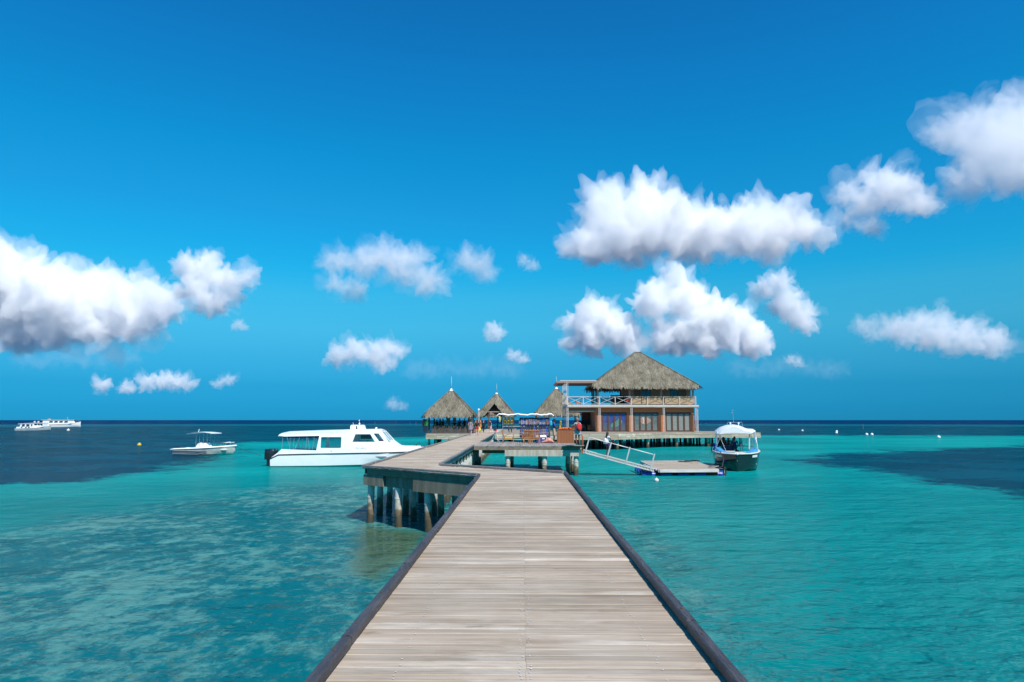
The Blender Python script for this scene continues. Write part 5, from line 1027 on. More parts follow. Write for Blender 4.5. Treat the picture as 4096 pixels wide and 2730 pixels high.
for sd in (-1, 1):
    MB().loft([[(x - 0.05, sd * (DVB(x) + 0.05), DVZ(x)), (x - 0.05, sd * (DVB(x) + 0.06), DVZ(x) + 0.07), (x, sd * (DVB(x) - 0.16), DVZ(x) + 0.09), (x, sd * (DVB(x) - 0.16), DVZ(x))] for x in (0.0, 0.35, 0.9, 1.8, 4, 9)]).build('gunwale', CREAM, dv, smooth=True)
MB().add([(0.0, 0, 1.21)] + [(x, -(DVB(x) - 0.1), DVZ(x) + 0.02) for x in (0.35, 0.9, 1.5)] + [(x, DVB(x) - 0.1, DVZ(x) + 0.02) for x in (1.5, 0.9, 0.35)], [(0, 1, 2, 3, 4, 5, 6)]).build('foredeck', CREAM, dv)
MB().box(1.3, 8.8, -1.4, 1.4, 0.45, 0.52).build('sole', GREYP, dv)
CUSH = mat('sky_blue_cushion', (0.03, 0.24, 0.46), 0.7, var=0.1)
for sd in (-1, 1):
    MB().loft([[(x, sd * (DVB(x) - 0.02), DVZ(x) + 0.06), (x, sd * (DVB(x) - 0.15), DVZ(x) + h), (x, sd * (DVB(x) - 0.55), DVZ(x) + h * 0.8), (x, sd * (DVB(x) - 0.75), DVZ(x) + 0.06)] for x, h in ((0.55, 0.10), (0.9, 0.22), (1.5, 0.30), (2.3, 0.33), (2.6, 0.1))]).build('cushion', CUSH, dv)
MB().cbox(0.75, 1.2, 0.1, 0.9, 1.3, 1.42, 0.05).build('hatch', GREYP, dv)
# side -1 lies to the right of the picture, +1 to the left
cp = MB(); rows = []
for x, s, dz in ((1.5, 0.75, -0.12), (1.9, 0.95, 0.0), (3.0, 1.0, 0.04), (5.5, 1.0, 0.03), (6.2, 0.97, -0.05)):
    rows.append([(x + (0.12 * abs(y)), y * s, z + dz) for y, z in ((1.5, 2.72), (1.38, 2.86), (1.05, 3.08), (0.6, 3.24), (0.1, 3.3), (-0.4, 3.2), (-0.78, 3.02), (-1.0, 2.97), (-1.3, 2.96), (-1.52, 2.83), (-1.45, 2.77), (-1.0, 2.8), (0, 2.84), (1.0, 2.80))])
cp.loft(rows); autosmooth(cp.build('canopy', WHITE, dv), 40)
for y, x in ((1.32, 2.0), (-1.3, 2.0), (1.32, 5.9), (-1.3, 5.9)): MB().tube([(x - (0.35 if x < 3 else 0), y * 1.1, 1.4), (x, y, 2.8)], 0.03, 7).build('canopy_post', STEEL, dv)
for y0, y1 in ((1.5, 0.95), (0.75, 1.25), (-1.52, -1.42), (-1.35, -1.45)): MB().tube([(1.2, y0, 1.42), (2.2, y1, 2.78)], 0.018, 6).build('canopy_stay', STEEL, dv)
MB().beam((2.05, -0.95, 1.5), (2.15, -1.02, 2.85), 0.1, 0.08).build('canopy_strut', CREAM, dv)
MB().tube([(3.2, 0.55, 3.25), (3.25, 0.48, 3.5), (3.25, -0.55, 3.5), (3.2, -0.62, 3.1)], 0.018, 6).build('roof_rack', STEEL, dv)
for y in (0.3, -0.3): MB().ball((3.1, y, 3.42), 0.07, 8, 6).tube([(3.1, y, 3.2), (3.1, y, 3.4)], 0.025, 6).build('roof_lamp', WHITEM, dv, smooth=True)
MB().tube([(3.3, 0.05, 3.5), (3.3, 0.08, 4.45)], [0.022, 0.014], 6).box(3.26, 3.34, 0.0, 0.16, 4.4, 4.46).box(3.27, 3.33, 0.1, 0.18, 4.2, 4.28).build('mast', STEEL, dv)
MB().box(2.9, 3.6, 0.15, 1.0, 0.52, 1.75).build('console', mat('navy_console', (0.02, 0.03, 0.08), 0.5), dv); MB().beam((2.75, 0.2, 1.75), (2.95, 0.2, 2.2), 0.03, 0.03).add([(2.72, 0.2, 1.76), (2.72, 0.98, 1.76), (2.95, 0.95, 2.15), (2.95, 0.24, 2.15)], [(0, 1, 2, 3)]).build('wind_screen', GLD, dv)
MB().tube([(2.9, -0.35, 0.6), (2.9, -0.37, 1.8), (2.92, -0.5, 1.92), (3.3, -0.55, 1.9), (3.35, -0.55, 0.6)], 0.022, 6).build('grab_rail', STEEL, dv)
MB().cbox(2.6, 3.1, -0.55, 0.1, 0.52, 0.98, 0.04).build('helm_seat', CREAM, dv)
MB().ball((-0.07, 0.0, 1.24), 0.085, 8, 6).build('bow_fender', WHITEM, dv); MB().ball((-0.0, 0, 0.75), 0.03, 8, 6).build('bow_eye', STEEL, dv)
PLATE = mat('white_number_plate', (0.62, 0.66, 0.64), 0.5)
for sd in (1, -1): 
    x0, x1 = 0.5, 0.95
    MB().add([(x0, sd * (DVB(x0) * 0.965 + 0.015), 0.98), (x1, sd * (DVB(x1) * 0.975 + 0.015), 1.0), (x1, sd * (DVB(x1) * 0.99 + 0.015), 1.17), (x0, sd * (DVB(x0) * 0.985 + 0.015), 1.14)], [(0, 1, 2, 3)]).build('number_plate', PLATE, dv)
outboard(dv, 9.3, 0.4, 0.2, 0.9); outboard(dv, 9.3, -0.4, 0.2, 0.9)
coil('mooring line from the dive boat bow down to the pontoon', [(13.75, 48.3, -0.5), (13.65, 47.2, -1.0), (13.2, 46.0, -1.4), (12.7, 45.3, -1.46)], 0.03, ROPED, 'mooring lines')
# ---------------------------------------------------------------- buoys and marker poles
def buoy(px, py, r, m, label, group):
    p = on(px, py, WATER); o = MB().ball((0, 0, 0), r, 12, 8, (1, 1, 0.9)).tube([(0, 0, r * 0.8), (0, 0, r * 1.15)], r * 0.22, 8).build('mooring_buoy', m, smooth=True); o.location = (p.x, p.y, WATER + r * 0.35); return tag(o, label, 'buoy', group)
BW = mat('white_buoy', (0.78, 0.77, 0.74), 0.45, scale=3, col2=(0.55, 0.5, 0.42)); BWC = mat('clean_white_buoy', (0.82, 0.82, 0.8), 0.4)
buoy(2626, 1926, 0.14, BW, 'stained white mooring buoy floating before the pontoon', None)
for x, y in ((3116, 1722), (3210, 1725), (3347, 1728), (3346, 1734), (3467, 1741), (3488, 1741), (3755, 1752)): buoy(x, y, 0.35, BWC, 'white mooring buoy floating over the deeper water beyond the dive boat', 'white buoys beyond the dive boat')
buoy(557, 1783, 0.28, mat('yellow_buoy', (0.62, 0.45, 0.03), 0.5), 'small yellow buoy floating over the dark seagrass', None)
buoy(273, 1724, 0.5, BW, 'white buoy beside the nearer excursion boat', None); buoy(318, 1709, 0.55, BWC, 'white buoy off the bow of the farther excursion boat', None)
MP = mat('marker_post', (0.10, 0.13, 0.15), 0.8)
for x, y, h in ((1455, 1696, 1.6), (1499, 1700, 2.4), (1584, 1694, 2.2), (1640, 1700, 2.0), (1663, 1704, 2.6), (3452, 1718, 2.0)):
    p = on(x, y, WATER); o = MB().tube([(0, 0, -1.5), (0.1, 0, h)], 0.13, 6).build('marker_pole', MP); o.location = p; tag(o, 'thin marker pole standing in the lagoon on the reef edge', 'pole', 'marker poles on the reef edge')

# ================================================================== PEOPLE
def smat(name, c, r=0.6): return mat(name, c, r, var=0.06, scale=9)
SK = {'fair': smat('skin_fair', (0.50, 0.27, 0.18), 0.5), 'tan': smat('skin_tan', (0.42, 0.21, 0.12), 0.5), 'brown': smat('skin_brown', (0.17, 0.075, 0.04), 0.5), 'dark': smat('skin_dark', (0.075, 0.035, 0.022), 0.45)}
HAIR = {'black': smat('hair_black', (0.012, 0.010, 0.009)), 'brown': smat('hair_brown', (0.055, 0.028, 0.016)), 'fair': smat('hair_fair', (0.26, 0.16, 0.08))}
J0 = dict(pelvis=(0, 0, 0.95), belly=(0, 0.01, 1.11), chest=(0, 0.0, 1.30), neck=(0, -0.01, 1.45), headb=(0, 0.01, 1.53))
for s, sx in (('L', -1), ('R', 1)):
    J0.update({'sh' + s: (sx * 0.165, 0, 1.395), 'el' + s: (sx * 0.215, -0.03, 1.13), 'wr' + s: (sx * 0.225, 0.06, 0.90), 'ha' + s: (sx * 0.225, 0.09, 0.83),
               'hip' + s: (sx * 0.085, 0, 0.90), 'kn' + s: (sx * 0.095, 0.03, 0.50), 'an' + s: (sx * 0.10, -0.01, 0.085), 'to' + s: (sx * 0.115, 0.13, 0.032)})
RAD = dict(pelvis=(0.145, 0.11), belly=(0.125, 0.095), chest=(0.15, 0.105), neck=(0.055, 0.055), headb=(0.055, 0.06), sh=(0.062, 0.062), el=(0.042, 0.042), wr=(0.03, 0.03), ha=(0.034, 0.022), hip=(0.088, 0.09), kn=(0.056, 0.058), an=(0.038, 0.04), to=(0.036, 0.026))
def rad(k): return RAD[k] if k in RAD else RAD[k[:-1]]
BON = [('pelvis', 'belly'), ('belly', 'chest'), ('chest', 'neck'), ('neck', 'headb')] + [x for s in 'LR' for x in (('chest', 'sh' + s), ('sh' + s, 'el' + s), ('el' + s, 'wr' + s), ('wr' + s, 'ha' + s), ('pelvis', 'hip' + s), ('hip' + s, 'kn' + s), ('kn' + s, 'an' + s), ('an' + s, 'to' + s))]
WALK = dict(knL=(-0.09, 0.10, 0.52), anL=(-0.09, 0.17, 0.10), toL=(-0.10, 0.31, 0.05), knR=(0.09, 0.0, 0.50), anR=(0.09, -0.20, 0.15), toR=(0.10, -0.10, 0.04))
def person(label, loc, rz, h=1.7, pose=None, skin='fair', top=None, sleeve=0.0, bottom=None, leg=0.5, shoe=None, hair=('black', 'short'), group='visitors on the boardwalk', name='person', dress=None, cap=None, head_turn=0.0):
    """one continuous body; sleeve = cloth down the arm (0..2), leg = cloth down the leg (0..2)"""
    J = {k: Vector(v) for k, v in J0.items()}
    for k, v in (pose or {}).items(): J[k] = Vector(v)
    keys = list(J); me = bpy.data.meshes.new('t'); me.from_pydata([J[k] for k in keys], [(keys.index(a), keys.index(b)) for a, b in BON], [])
    o = bpy.data.objects.new('t', me); COL.objects.link(o); o.modifiers.new('s', 'SKIN'); sm = o.modifiers.new('u', 'SUBSURF'); sm.levels = 1; sm.render_levels = 1
    for i, k in enumerate(keys): me.skin_vertices[0].data[i].radius = rad(k); me.skin_vertices[0].data[i].use_root = (k == 'pelvis')
    bm_ = bpy.data.meshes.new_from_object(o.evaluated_get(bpy.context.evaluated_depsgraph_get())); bpy.data.objects.remove(o)
    V = [v.co.copy() for v in bm_.vertices]; Fc = [tuple(p.vertices) for p in bm_.polygons]; bpy.data.meshes.remove(bm_)
    mats = [SK[skin], top or SK[skin], bottom or top or SK[skin], shoe or SK[skin], mat('eye_dark', (0.01, 0.01, 0.01), 0.3), mat('lips', (0.30, 0.09, 0.08), 0.5)]
    mb = MB(); mb.v = [tuple(v) for v in V]; mb.a = [0.5] * len(V); mb.f = Fc
    def slot(c):
        best, bd, bt = None, 9, 0
        for a, b in BON:
            A_, B_ = J[a], J[b]; d = B_ - A_; t = min(1, max(0, (c - A_).dot(d) / d.length_squared)); q_ = (c - A_ - d * t).length / (0.5 * (rad(a)[0] + rad(b)[0]))
            if q_ < bd: best, bd, bt = (a, b), q_, t
        a, b = best
        if a in ('neck',) or b == 'headb': return 0
        if a == 'chest' and b == 'neck': return 1 if bt < 0.55 else 0
        if a in ('belly',) or b == 'chest' or (a == 'chest'): return 1
        if a == 'pelvis' and b == 'belly': return 2 if bt < 0.35 else 1
        if a.startswith('sh'): return 1 if sleeve > bt else 0
        if a.startswith('el') or a.startswith('wr'): return 1 if (sleeve - 1 > bt and not a.startswith('wr')) else 0
        if b.startswith('hip'): return 2
        if a.startswith('hip'): return 2 if leg > bt else 0
        if a.startswith('kn'): return 2 if leg - 1 > bt else 0
        return 3
    for f in Fc: mb.m.append(slot(sum((V[i] for i in f), Vector()) / len(f)))
    hd = J['headb'] - J['neck']; hc = J['headb'] + hd.normalized() * 0.075 + Vector((0, 0.012, 0)); T = Matrix.Rotation(head_turn, 3, 'Z')
    hp = lambda x, y, z: hc + T @ Vector((x, y, z))
    mb.cm = 0; rings = []
    for z, w, d, yo in ((-0.125, 0.035, 0.04, 0.03), (-0.105, 0.052, 0.062, 0.02), (-0.06, 0.066, 0.082, 0.008), (0, 0.074, 0.094, 0), (0.05, 0.073, 0.095, -0.004), (0.09, 0.056, 0.075, -0.006), (0.115, 0.02, 0.03, -0.006)):
        rings.append([hp(w * math.cos(2 * math.pi * k / 12), yo + d * math.sin(2 * math.pi * k / 12), z) for k in range(12)])
    mb.loft(rings); mb.tube([hp(0, 0.09, 0.0), hp(0, 0.112, -0.035), hp(0, 0.09, -0.045)], [0.008, 0.015, 0.012], 6)
    for sx in (-1, 1): mb.ball(hp(sx * 0.077, -0.005, -0.01), 0.024, 6, 5, (0.45, 0.8, 1.2))
    mb.cm = 4
    for sx in (-1, 1): mb.ball(hp(sx * 0.03, 0.083, 0.005), 0.0105, 6, 4)
    mb.cm = 5; mb.ball(hp(0, 0.082, -0.068), 0.02, 6, 4, (1.1, 0.5, 0.35))
    mb.cm = 0
    for s, sx in (('L', -1), ('R', 1)):      # four fingers and a thumb, gently curled
        w_, a_ = J['wr' + s], J['ha' + s]; d = (a_ - w_).normalized(); side = d.cross(Vector((sx, 0, 0)))
        side = side.normalized() if side.length > 0.1 else Vector((0, 1, 0)); pal = Vector((-sx, 0, 0))
        for k, ln in ((-1.5, 0.066), (-0.5, 0.078), (0.5, 0.083), (1.5, 0.073)):
            b = a_ + side * k * 0.0165 + d * 0.012; mb.tube([b, b + d * ln * 0.5 + pal * 0.006, b + d * ln + pal * 0.026], [0.0095, 0.0085, 0.006], 5)
        b = w_.lerp(a_, 0.45) + side * 0.024; mb.tube([b, b + side * 0.03 + d * 0.03, b + side * 0.035 + d * 0.062 + pal * 0.01], [0.011, 0.0095, 0.007], 5)
    k = h / 1.735; root = empty(name, loc, label, 'person', group, rz); root.scale = (k, k, k)
    mb.build('body', mats, root, smooth=True)
    hm = HAIR[hair[0]]; hb2 = MB()
    if cap is None or hair[1] != 'short':
        rings = []
        for z, w, d, yo in ((-0.07, 0.062, 0.05, -0.045), (-0.02, 0.083, 0.075, -0.03), (0.04, 0.086, 0.098, -0.012), (0.09, 0.07, 0.088, -0.006), (0.125, 0.04, 0.05, -0.006), (0.135, 0.01, 0.012, -0.006)): rings.append([hp(w * math.cos(2 * math.pi * k2 / 12), yo + d * math.sin(2 * math.pi * k2 / 12), z) for k2 in range(12)])
        hb2.loft(rings)
        if hair[1] == 'long': hb2.loft([[hp(w * math.cos(2 * math.pi * k2 / 10), y + 0.035 * math.sin(2 * math.pi * k2 / 10), z) for k2 in range(10)] for z, w, y in ((0.05, 0.07, -0.06), (-0.1, 0.085, -0.075), (-0.25, 0.10, -0.10), (-0.36, 0.085, -0.11), (-0.42, 0.04, -0.11))])
        if hair[1] == 'pony': hb2.ball(hp(0, -0.12, 0.05), 0.04, 8, 6).tube([hp(0, -0.12, 0.04), hp(0, -0.15, -0.08), hp(0, -0.13, -0.22)], [0.03, 0.035, 0.012], 7)
        if hair[1] == 'bun': hb2.ball(hp(0, -0.09, 0.12), 0.05, 8, 6)
        hb2.build('hair', hm, root, smooth=True)
    if cap:
        c = MB(); c.loft([[hp(w * math.cos(2 * math.pi * k2 / 12), -0.004 + d * math.sin(2 * math.pi * k2 / 12), z) for k2 in range(12)] for z, w, d in ((0.03, 0.084, 0.102), (0.07, 0.08, 0.1), (0.115, 0.055, 0.07), (0.132, 0.015, 0.02))])
        if cap[1]: c.loft([[hp(x, y, 0.035 - 0.01 * abs(x) * 10) for x in (-0.065, -0.03, 0, 0.03, 0.065)] for y in (0.08, 0.165)], closed=False)
        c.build('cap', cap[0], root, smooth=True)
    if dress:  # (material, hem z, hem half width)
        d = MB(); p, q_ = J['pelvis'], J['belly']
        d.loft([[(p.x * f + w * math.cos(2 * math.pi * k2 / 16), p.y * f + 0.72 * w * math.sin(2 * math.pi * k2 / 16) + 0.008 * math.sin(k2 * 2.4), z) for k2 in range(16)] for z, w, f in ((dress[1], dress[2], 1), (0.85, dress[2] * 0.95, 1), (0.97, 0.175, 1), (1.08, 0.15, 1), (1.15, 0.13, 1))], cap=False); d.build('skirt', dress[0], root, smooth=True)
    elif bottom and leg < 1:
        for s in 'LR':
            a_, b_ = J['hip' + s], J['hip' + s].lerp(J['kn' + s], leg + 0.06); MB().tube([a_ + Vector((0, 0, 0.03)), a_.lerp(b_, 0.5), b_], [0.098, 0.100, 0.094], 10, cap=False).build('shorts_leg', bottom, root, smooth=True)
    return root
CL = lambda n, c: smat('cloth_' + n, c, 0.85)
def fx(px, py, z=0.0): p = on(px, py, z); return (p.x, p.y, z)
VIS = 'visitors on the boardwalk'
person('woman from behind in a grey-lavender short dress with a dark ponytail walking up the boardwalk', fx(1881, 1745.5, 0.005), 0.05, 1.72, {**WALK, 'elL': (-0.23, -0.02, 1.13), 'wrL': (-0.2, 0.12, 0.95), 'haL': (-0.19, 0.17, 0.92)}, 'fair', CL('lavender', (0.21, 0.19, 0.25)), 0.45, CL('lavender', (0.21, 0.19, 0.25)), 0.3, CL('white_shoe', (0.7, 0.68, 0.66)), ('black', 'pony'), dress=(CL('lavender', (0.21, 0.19, 0.25)), 0.66, 0.215))
person('woman from behind with long brown hair, black jacket and red shorts on the boardwalk', fx(1908, 1745.6, 0.005), 0, 1.68, {**{k.replace('L', '#').replace('R', 'L').replace('#', 'R'): (-v[0], v[1] * 0.5, v[2]) for k, v in WALK.items()}}, 'fair', CL('black', (0.010, 0.010, 0.012)), 1.6, CL('red', (0.50, 0.015, 0.03)), 0.28, None, ('brown', 'long'))
person('person wrapped in an orange towel facing the jetty head', fx(1921, 1733.5, 0.005), 1.9, 1.85, {'elR': (0.14, 0.17, 1.15), 'wrR': (0.03, 0.25, 1.12), 'haR': (0.0, 0.27, 1.12)}, 'fair', CL('orange_towel', (0.60, 0.21, 0.06)), 1.5, CL('orange_towel', (0.60, 0.21, 0.06)), 0.4, None, ('brown', 'short'), dress=(CL('orange_towel', (0.60, 0.21, 0.06)), 0.72, 0.2))
person('person in a black wetsuit and red cap striding past the hut', fx(1934, 1732.5, 0.005), -0.3, 1.66, WALK, 'fair', CL('wetsuit', (0.008, 0.009, 0.02)), 1.9, CL('wetsuit', (0.008, 0.009, 0.02)), 1.9, None, ('black', 'short'), cap=(CL('red_cap', (0.55, 0.05, 0.06)), False))
person('woman in black tank top and pale pink shorts standing side-on on the boardwalk', fx(1964, 1733.8, 0.005), math.pi / 2 + 0.15, 1.70, {'knL': (-0.09, 0.14, 0.52), 'anL': (-0.09, 0.18, 0.09), 'toL': (-0.1, 0.32, 0.035), 'knR': (0.09, -0.02, 0.5), 'anR': (0.09, -0.15, 0.09), 'toR': (0.1, -0.01, 0.035), 'chest': (0, 0.03, 1.29), 'neck': (0, 0.06, 1.44), 'headb': (0, 0.1, 1.51), 'elR': (0.21, 0.06, 1.12), 'wrR': (0.18, 0.2, 0.9), 'haR': (0.16, 0.25, 0.84)}, 'fair', CL('black', (0.010, 0.010, 0.012)), 0.0, CL('pale_pink', (0.62, 0.40, 0.38)), 0.75, None, ('brown', 'bun'), head_turn=0.2)
person('person in a green shirt standing at the hut entrance with a lime bag', fx(1894, 1733, 0.005), 0.3, 1.72, None, 'tan', CL('green', (0.02, 0.24, 0.14)), 0.5, CL('denim', (0.06, 0.09, 0.17)), 0.9, None, ('black', 'short'))
person('bare-chested person in dark trunks by the hut post', fx(1903, 1730, 0.005), 2.6, 1.84, {'elL': (-0.2, 0.05, 1.2), 'wrL': (-0.08, 0.2, 1.22), 'haL': (-0.03, 0.24, 1.24)}, 'tan', None, 0, CL('dark_trunks', (0.02, 0.02, 0.04)), 0.7, None, ('brown', 'short'))
p = fx(1897.5, 1732.6); o = MB().loft([[(p[0] + x, p[1] - 0.28 + y, z) for x, y in ((-w, -0.06), (w, -0.06), (w, 0.06), (-w, 0.06))] for z, w in ((0.72, 0.10), (0.8, 0.17), (1.15, 0.16), (1.28, 0.08))]).build('beach_bag', CL('lime', (0.36, 0.55, 0.05))); tag(o, 'lime green beach bag hanging from the shoulder of the person in green', 'bag')
p = fx(1917, 1741.0); o = MB().loft([[(p[0] + w * math.cos(a), p[1] - 0.1 + 0.05 * math.sin(a), z) for a in [k * math.pi / 5 for k in range(10)]] for z, w in ((0.42, 0.05), (0.48, 0.16), (0.6, 0.2), (0.75, 0.15), (0.92, 0.05))]).build('float_bag', CL('yellow', (0.70, 0.62, 0.08)), smooth=True); tag(o, 'yellow snorkel bag carried beside the woman with red shorts', 'bag')
# people standing in the hut
HP = 'people standing inside the hut'
for x, lb, c, hh, hr, tn in ((-11.0, 'shadowed person leaning at the hut corner post beside the hanging wetsuits', CL('charcoal', (0.03, 0.03, 0.035)), 1.75, 'short', 0.4), (-10.55, 'shadowed person in a dark green top inside the hut', CL('dark_green', (0.015, 0.10, 0.06)), 1.86, 'short', -0.8), (-10.2, 'shadowed person close behind the one in dark green inside the hut', CL('charcoal', (0.03, 0.03, 0.035)), 1.78, 'bun', 0.9), (-8.75, 'shadowed smaller person in the middle of the hut beside the canvas panel', CL('plum', (0.05, 0.03, 0.05)), 1.6, 'pony', 0.2), (-8.05, 'shadowed slim person in dark top between the hut middle and its corner post', CL('charcoal', (0.03, 0.03, 0.035)), 1.83, 'short', 0.1), (-7.45, 'shadowed broad-shouldered person beside the hut entrance post', CL('black', (0.010, 0.010, 0.012)), 1.85, 'short', -0.2)):
    person(lb, (x, 88.2 + random.uniform(-.3, .3), 0.0), math.pi + tn, hh, None, 'tan', c, 0.6, CL('dark_trunks', (0.02, 0.02, 0.04)), 0.9, None, ('black', hr), HP)
# man in blue with yellow fins
mloc = fx(2216, 1769.5, 0.005)
person('dive guide in blue shirt, khaki shorts and black cap holding yellow fins', mloc, -math.pi / 2 + 0.1, 1.76, {'elL': (-0.2, 0.08, 1.13), 'wrL': (-0.14, 0.30, 1.12), 'haL': (-0.12, 0.37, 1.13), 'elR': (0.2, 0.06, 1.13), 'wrR': (0.14, 0.28, 1.10), 'haR': (0.12, 0.35, 1.11)}, 'dark', CL('royal_blue', (0.012, 0.075, 0.36)), 0.75, CL('khaki', (0.42, 0.33, 0.20)), 0.95, CL('black', (0.010, 0.010, 0.012)), ('black', 'short'), 'people on the diving platform', cap=(CL('black', (0.010, 0.010, 0.012)), True))
fin = empty('swim_fins', (mloc[0] + 0.45, mloc[1], 0.95), 'pair of yellow swim fins held by the dive guide', 'fins')
for dx in (0, 0.06): MB().loft([[(mloc[0] + 0.42 + dx + u * 0.03, mloc[1] - w, z), (mloc[0] + 0.47 + dx + u * 0.03, mloc[1], z), (mloc[0] + 0.42 + dx + u * 0.03, mloc[1] + w, z)] for z, w, u in ((0.92, 0.05, -1), (1.05, 0.07, 0), (1.2, 0.06, 0), (1.35, 0.10, 1), (1.52, 0.11, 2), (1.6, 0.08, 1))]).build('fin_blade', CL('fin_yellow', (0.62, 0.42, 0.03)), fin, world=True)
# woman with red backpack
wloc = fx(2311, 1783.5, 0.055)
STR = CL('striped', (0.62, 0.62, 0.63)); n_, l_ = STR.node_tree.nodes, STR.node_tree.links; tcx = n_.new('ShaderNodeTexCoord'); sp_ = n_.new('ShaderNodeSeparateXYZ'); l_.new(tcx.outputs['Object'], sp_.inputs[0]); sn = n_.new('ShaderNodeMath'); sn.operation = 'MULTIPLY'; sn.inputs[1].default_value = 95; l_.new(sp_.outputs['Z'], sn.inputs[0]); si = n_.new('ShaderNodeMath'); si.operation = 'SINE'; l_.new(sn.outputs[0], si.inputs[0]); gt = n_.new('ShaderNodeMath'); gt.operation = 'GREATER_THAN'; gt.inputs[1].default_value = 0.2; l_.new(si.outputs[0], gt.inputs[0]); mxx = n_.new('ShaderNodeMix'); mxx.data_type = 'RGBA'; l_.new(gt.outputs[0], mxx.inputs['Factor']); mxx.inputs['A'].default_value = (0.66, 0.65, 0.64, 1); mxx.inputs['B'].default_value = (0.03, 0.05, 0.12, 1); l_.new(mxx.outputs['Result'], n_['Principled BSDF'].inputs['Base Color'])
person('woman in a striped dress with a red backpack at the head of the gangway', wloc, 0.35, 1.76, {'elL': (-0.26, 0.12, 1.14), 'wrL': (-0.24, 0.36, 1.16), 'haL': (-0.24, 0.43, 1.18), 'elR': (0.27, -0.03, 1.12), 'wrR': (0.25, 0.04, 0.92), 'knL': (-0.08, 0.08, 0.5), 'anL': (-0.05, 0.02, 0.09), 'toL': (-0.06, 0.16, 0.035), 'knR': (0.10, 0.02, 0.5), 'anR': (0.10, -0.06, 0.09), 'toR': (0.12, 0.08, 0.035)}, 'brown', STR, 0.6, STR, 0.3, CL('white_shoe', (0.7, 0.68, 0.66)), ('fair', 'short'), 'people on the diving platform', dress=(STR, 0.70, 0.215))
bp_ = empty('backpack', (wloc[0] + 0.06, wloc[1] - 0.18, 0.98), 'red backpack on the back of the woman in the striped dress', 'backpack', rz=0.35)
RD = CL('backpack_red', (0.52, 0.02, 0.02))
autosmooth(MB().loft([[(w * math.cos(2 * math.pi * k / 14), -0.03 + d * math.sin(2 * math.pi * k / 14), z) for k in range(14)] for z, w, d in ((0.0, 0.08, 0.05), (0.05, 0.16, 0.11), (0.2, 0.18, 0.13), (0.36, 0.16, 0.11), (0.47, 0.09, 0.07), (0.5, 0.03, 0.03))]).build('bag_body', RD, bp_), 60)
MB().loft([[(w * math.cos(2 * math.pi * k / 10), -0.13 + 0.05 * math.sin(2 * math.pi * k / 10), z) for k in range(10)] for z, w in ((0.04, 0.06), (0.08, 0.11), (0.18, 0.11), (0.21, 0.07))]).build('front_pocket', RD, bp_, smooth=True)
for sx in (-0.1, 0.1): MB().tube([(sx, 0.02, 0.42), (sx * 1.3, 0.18, 0.47), (sx * 1.4, 0.30, 0.35), (sx * 1.4, 0.2, 0.1)], 0.018, 6).build('strap', RD, bp_, smooth=True)
# girl going down the gangway
gs = 1.78; gp = G(gs, 45.05, 0.058); 
person('girl with a long braid, white top and purple shorts walking down the gangway', gp, -0.9, 1.58, {'knL': (-0.09, 0.1, 0.5), 'anL': (-0.09, 0.0, 0.1), 'toL': (-0.1, 0.14, 0.035), 'knR': (0.09, 0.14, 0.52), 'anR': (0.09, 0.10, 0.07), 'toR': (0.1, 0.25, 0.0), 'elR': (0.3, 0.05, 1.17), 'wrR': (0.40, 0.22, 1.02), 'haR': (0.43, 0.28, 0.99), 'elL': (-0.25, -0.02, 1.13)}, 'dark', CL('white_top', (0.68, 0.68, 0.70)), 0.1, CL('purple', (0.06, 0.03, 0.16)), 0.3, CL('pink_sandal', (0.6, 0.4, 0.38)), ('black', 'long'), 'people on the diving platform')
bg = MB().loft([[(w * math.cos(2 * math.pi * k / 12), 0.08 * f * math.sin(2 * math.pi * k / 12), z) for k in range(12)] for z, w, f in ((0.0, 0.14, 0.6), (0.05, 0.19, 1), (0.2, 0.16, 1), (0.38, 0.05, 0.6))]).build('drawstring_bag', CL('white_bag', (0.72, 0.71, 0.70)), smooth=True)
bg.location = (gp[0] - 0.13, gp[1] - 0.12, gp[2] + 0.80); bg.rotation_euler = (0, 0, -0.9); tag(bg, 'white drawstring bag on the back of the girl on the gangway', 'bag')
# crew of the dive boat
def boat_pt(x, y, z): return dv.matrix_basis @ Vector((x, y, z))
dv.rotation_euler = (0, 0, R(75)); dv.location = (14.95, 48.4, WATER); dv.scale = (0.97, 0.97, 0.97); bpy.context.view_layer.update()
CREW = CL('navy_crew', (0.012, 0.016, 0.09))
pp = boat_pt(2.75, 0.05, 0.66); cr = person('crew member in a navy polo shirt seen from behind under the boat canopy', pp, -R(15), 1.72, {'elL': (-0.25, 0.03, 1.13), 'wrL': (-0.2, 0.22, 1.0), 'haL': (-0.18, 0.28, 0.98), 'elR': (0.25, 0.03, 1.13), 'wrR': (0.22, 0.2, 0.98), 'haR': (0.2, 0.27, 0.95)}, 'brown', CREW, 0.7, CL('dark_trunks', (0.02, 0.02, 0.04)), 1.8, None, ('black', 'short'), 'dive boat crew')
MB().box(-0.09, 0.09, -0.128, -0.122, 1.345, 1.365).build('shirt_print', CL('white_print', (0.6, 0.6, 0.62)), cr)
pp = boat_pt(2.6, 1.25, 0.62); person('crew member in blue bending out over the side of the dive boat', pp, R(100), 1.74, {'belly': (0, 0.08, 1.08), 'chest': (0, 0.27, 1.17), 'neck': (0, 0.42, 1.19), 'headb': (0, 0.49, 1.16), 'shL': (-0.165, 0.33, 1.22), 'shR': (0.165, 0.33, 1.22), 'elL': (-0.2, 0.42, 0.96), 'wrL': (-0.15, 0.48, 0.74), 'haL': (-0.13, 0.5, 0.66), 'elR': (0.2, 0.42, 0.96), 'wrR': (0.15, 0.48, 0.74), 'haR': (0.13, 0.5, 0.66)}, 'dark', CL('royal_blue', (0.012, 0.075, 0.36)), 0.8, CL('dark_trunks', (0.02, 0.02, 0.04)), 1.8, None, ('black', 'short'), 'dive boat crew')
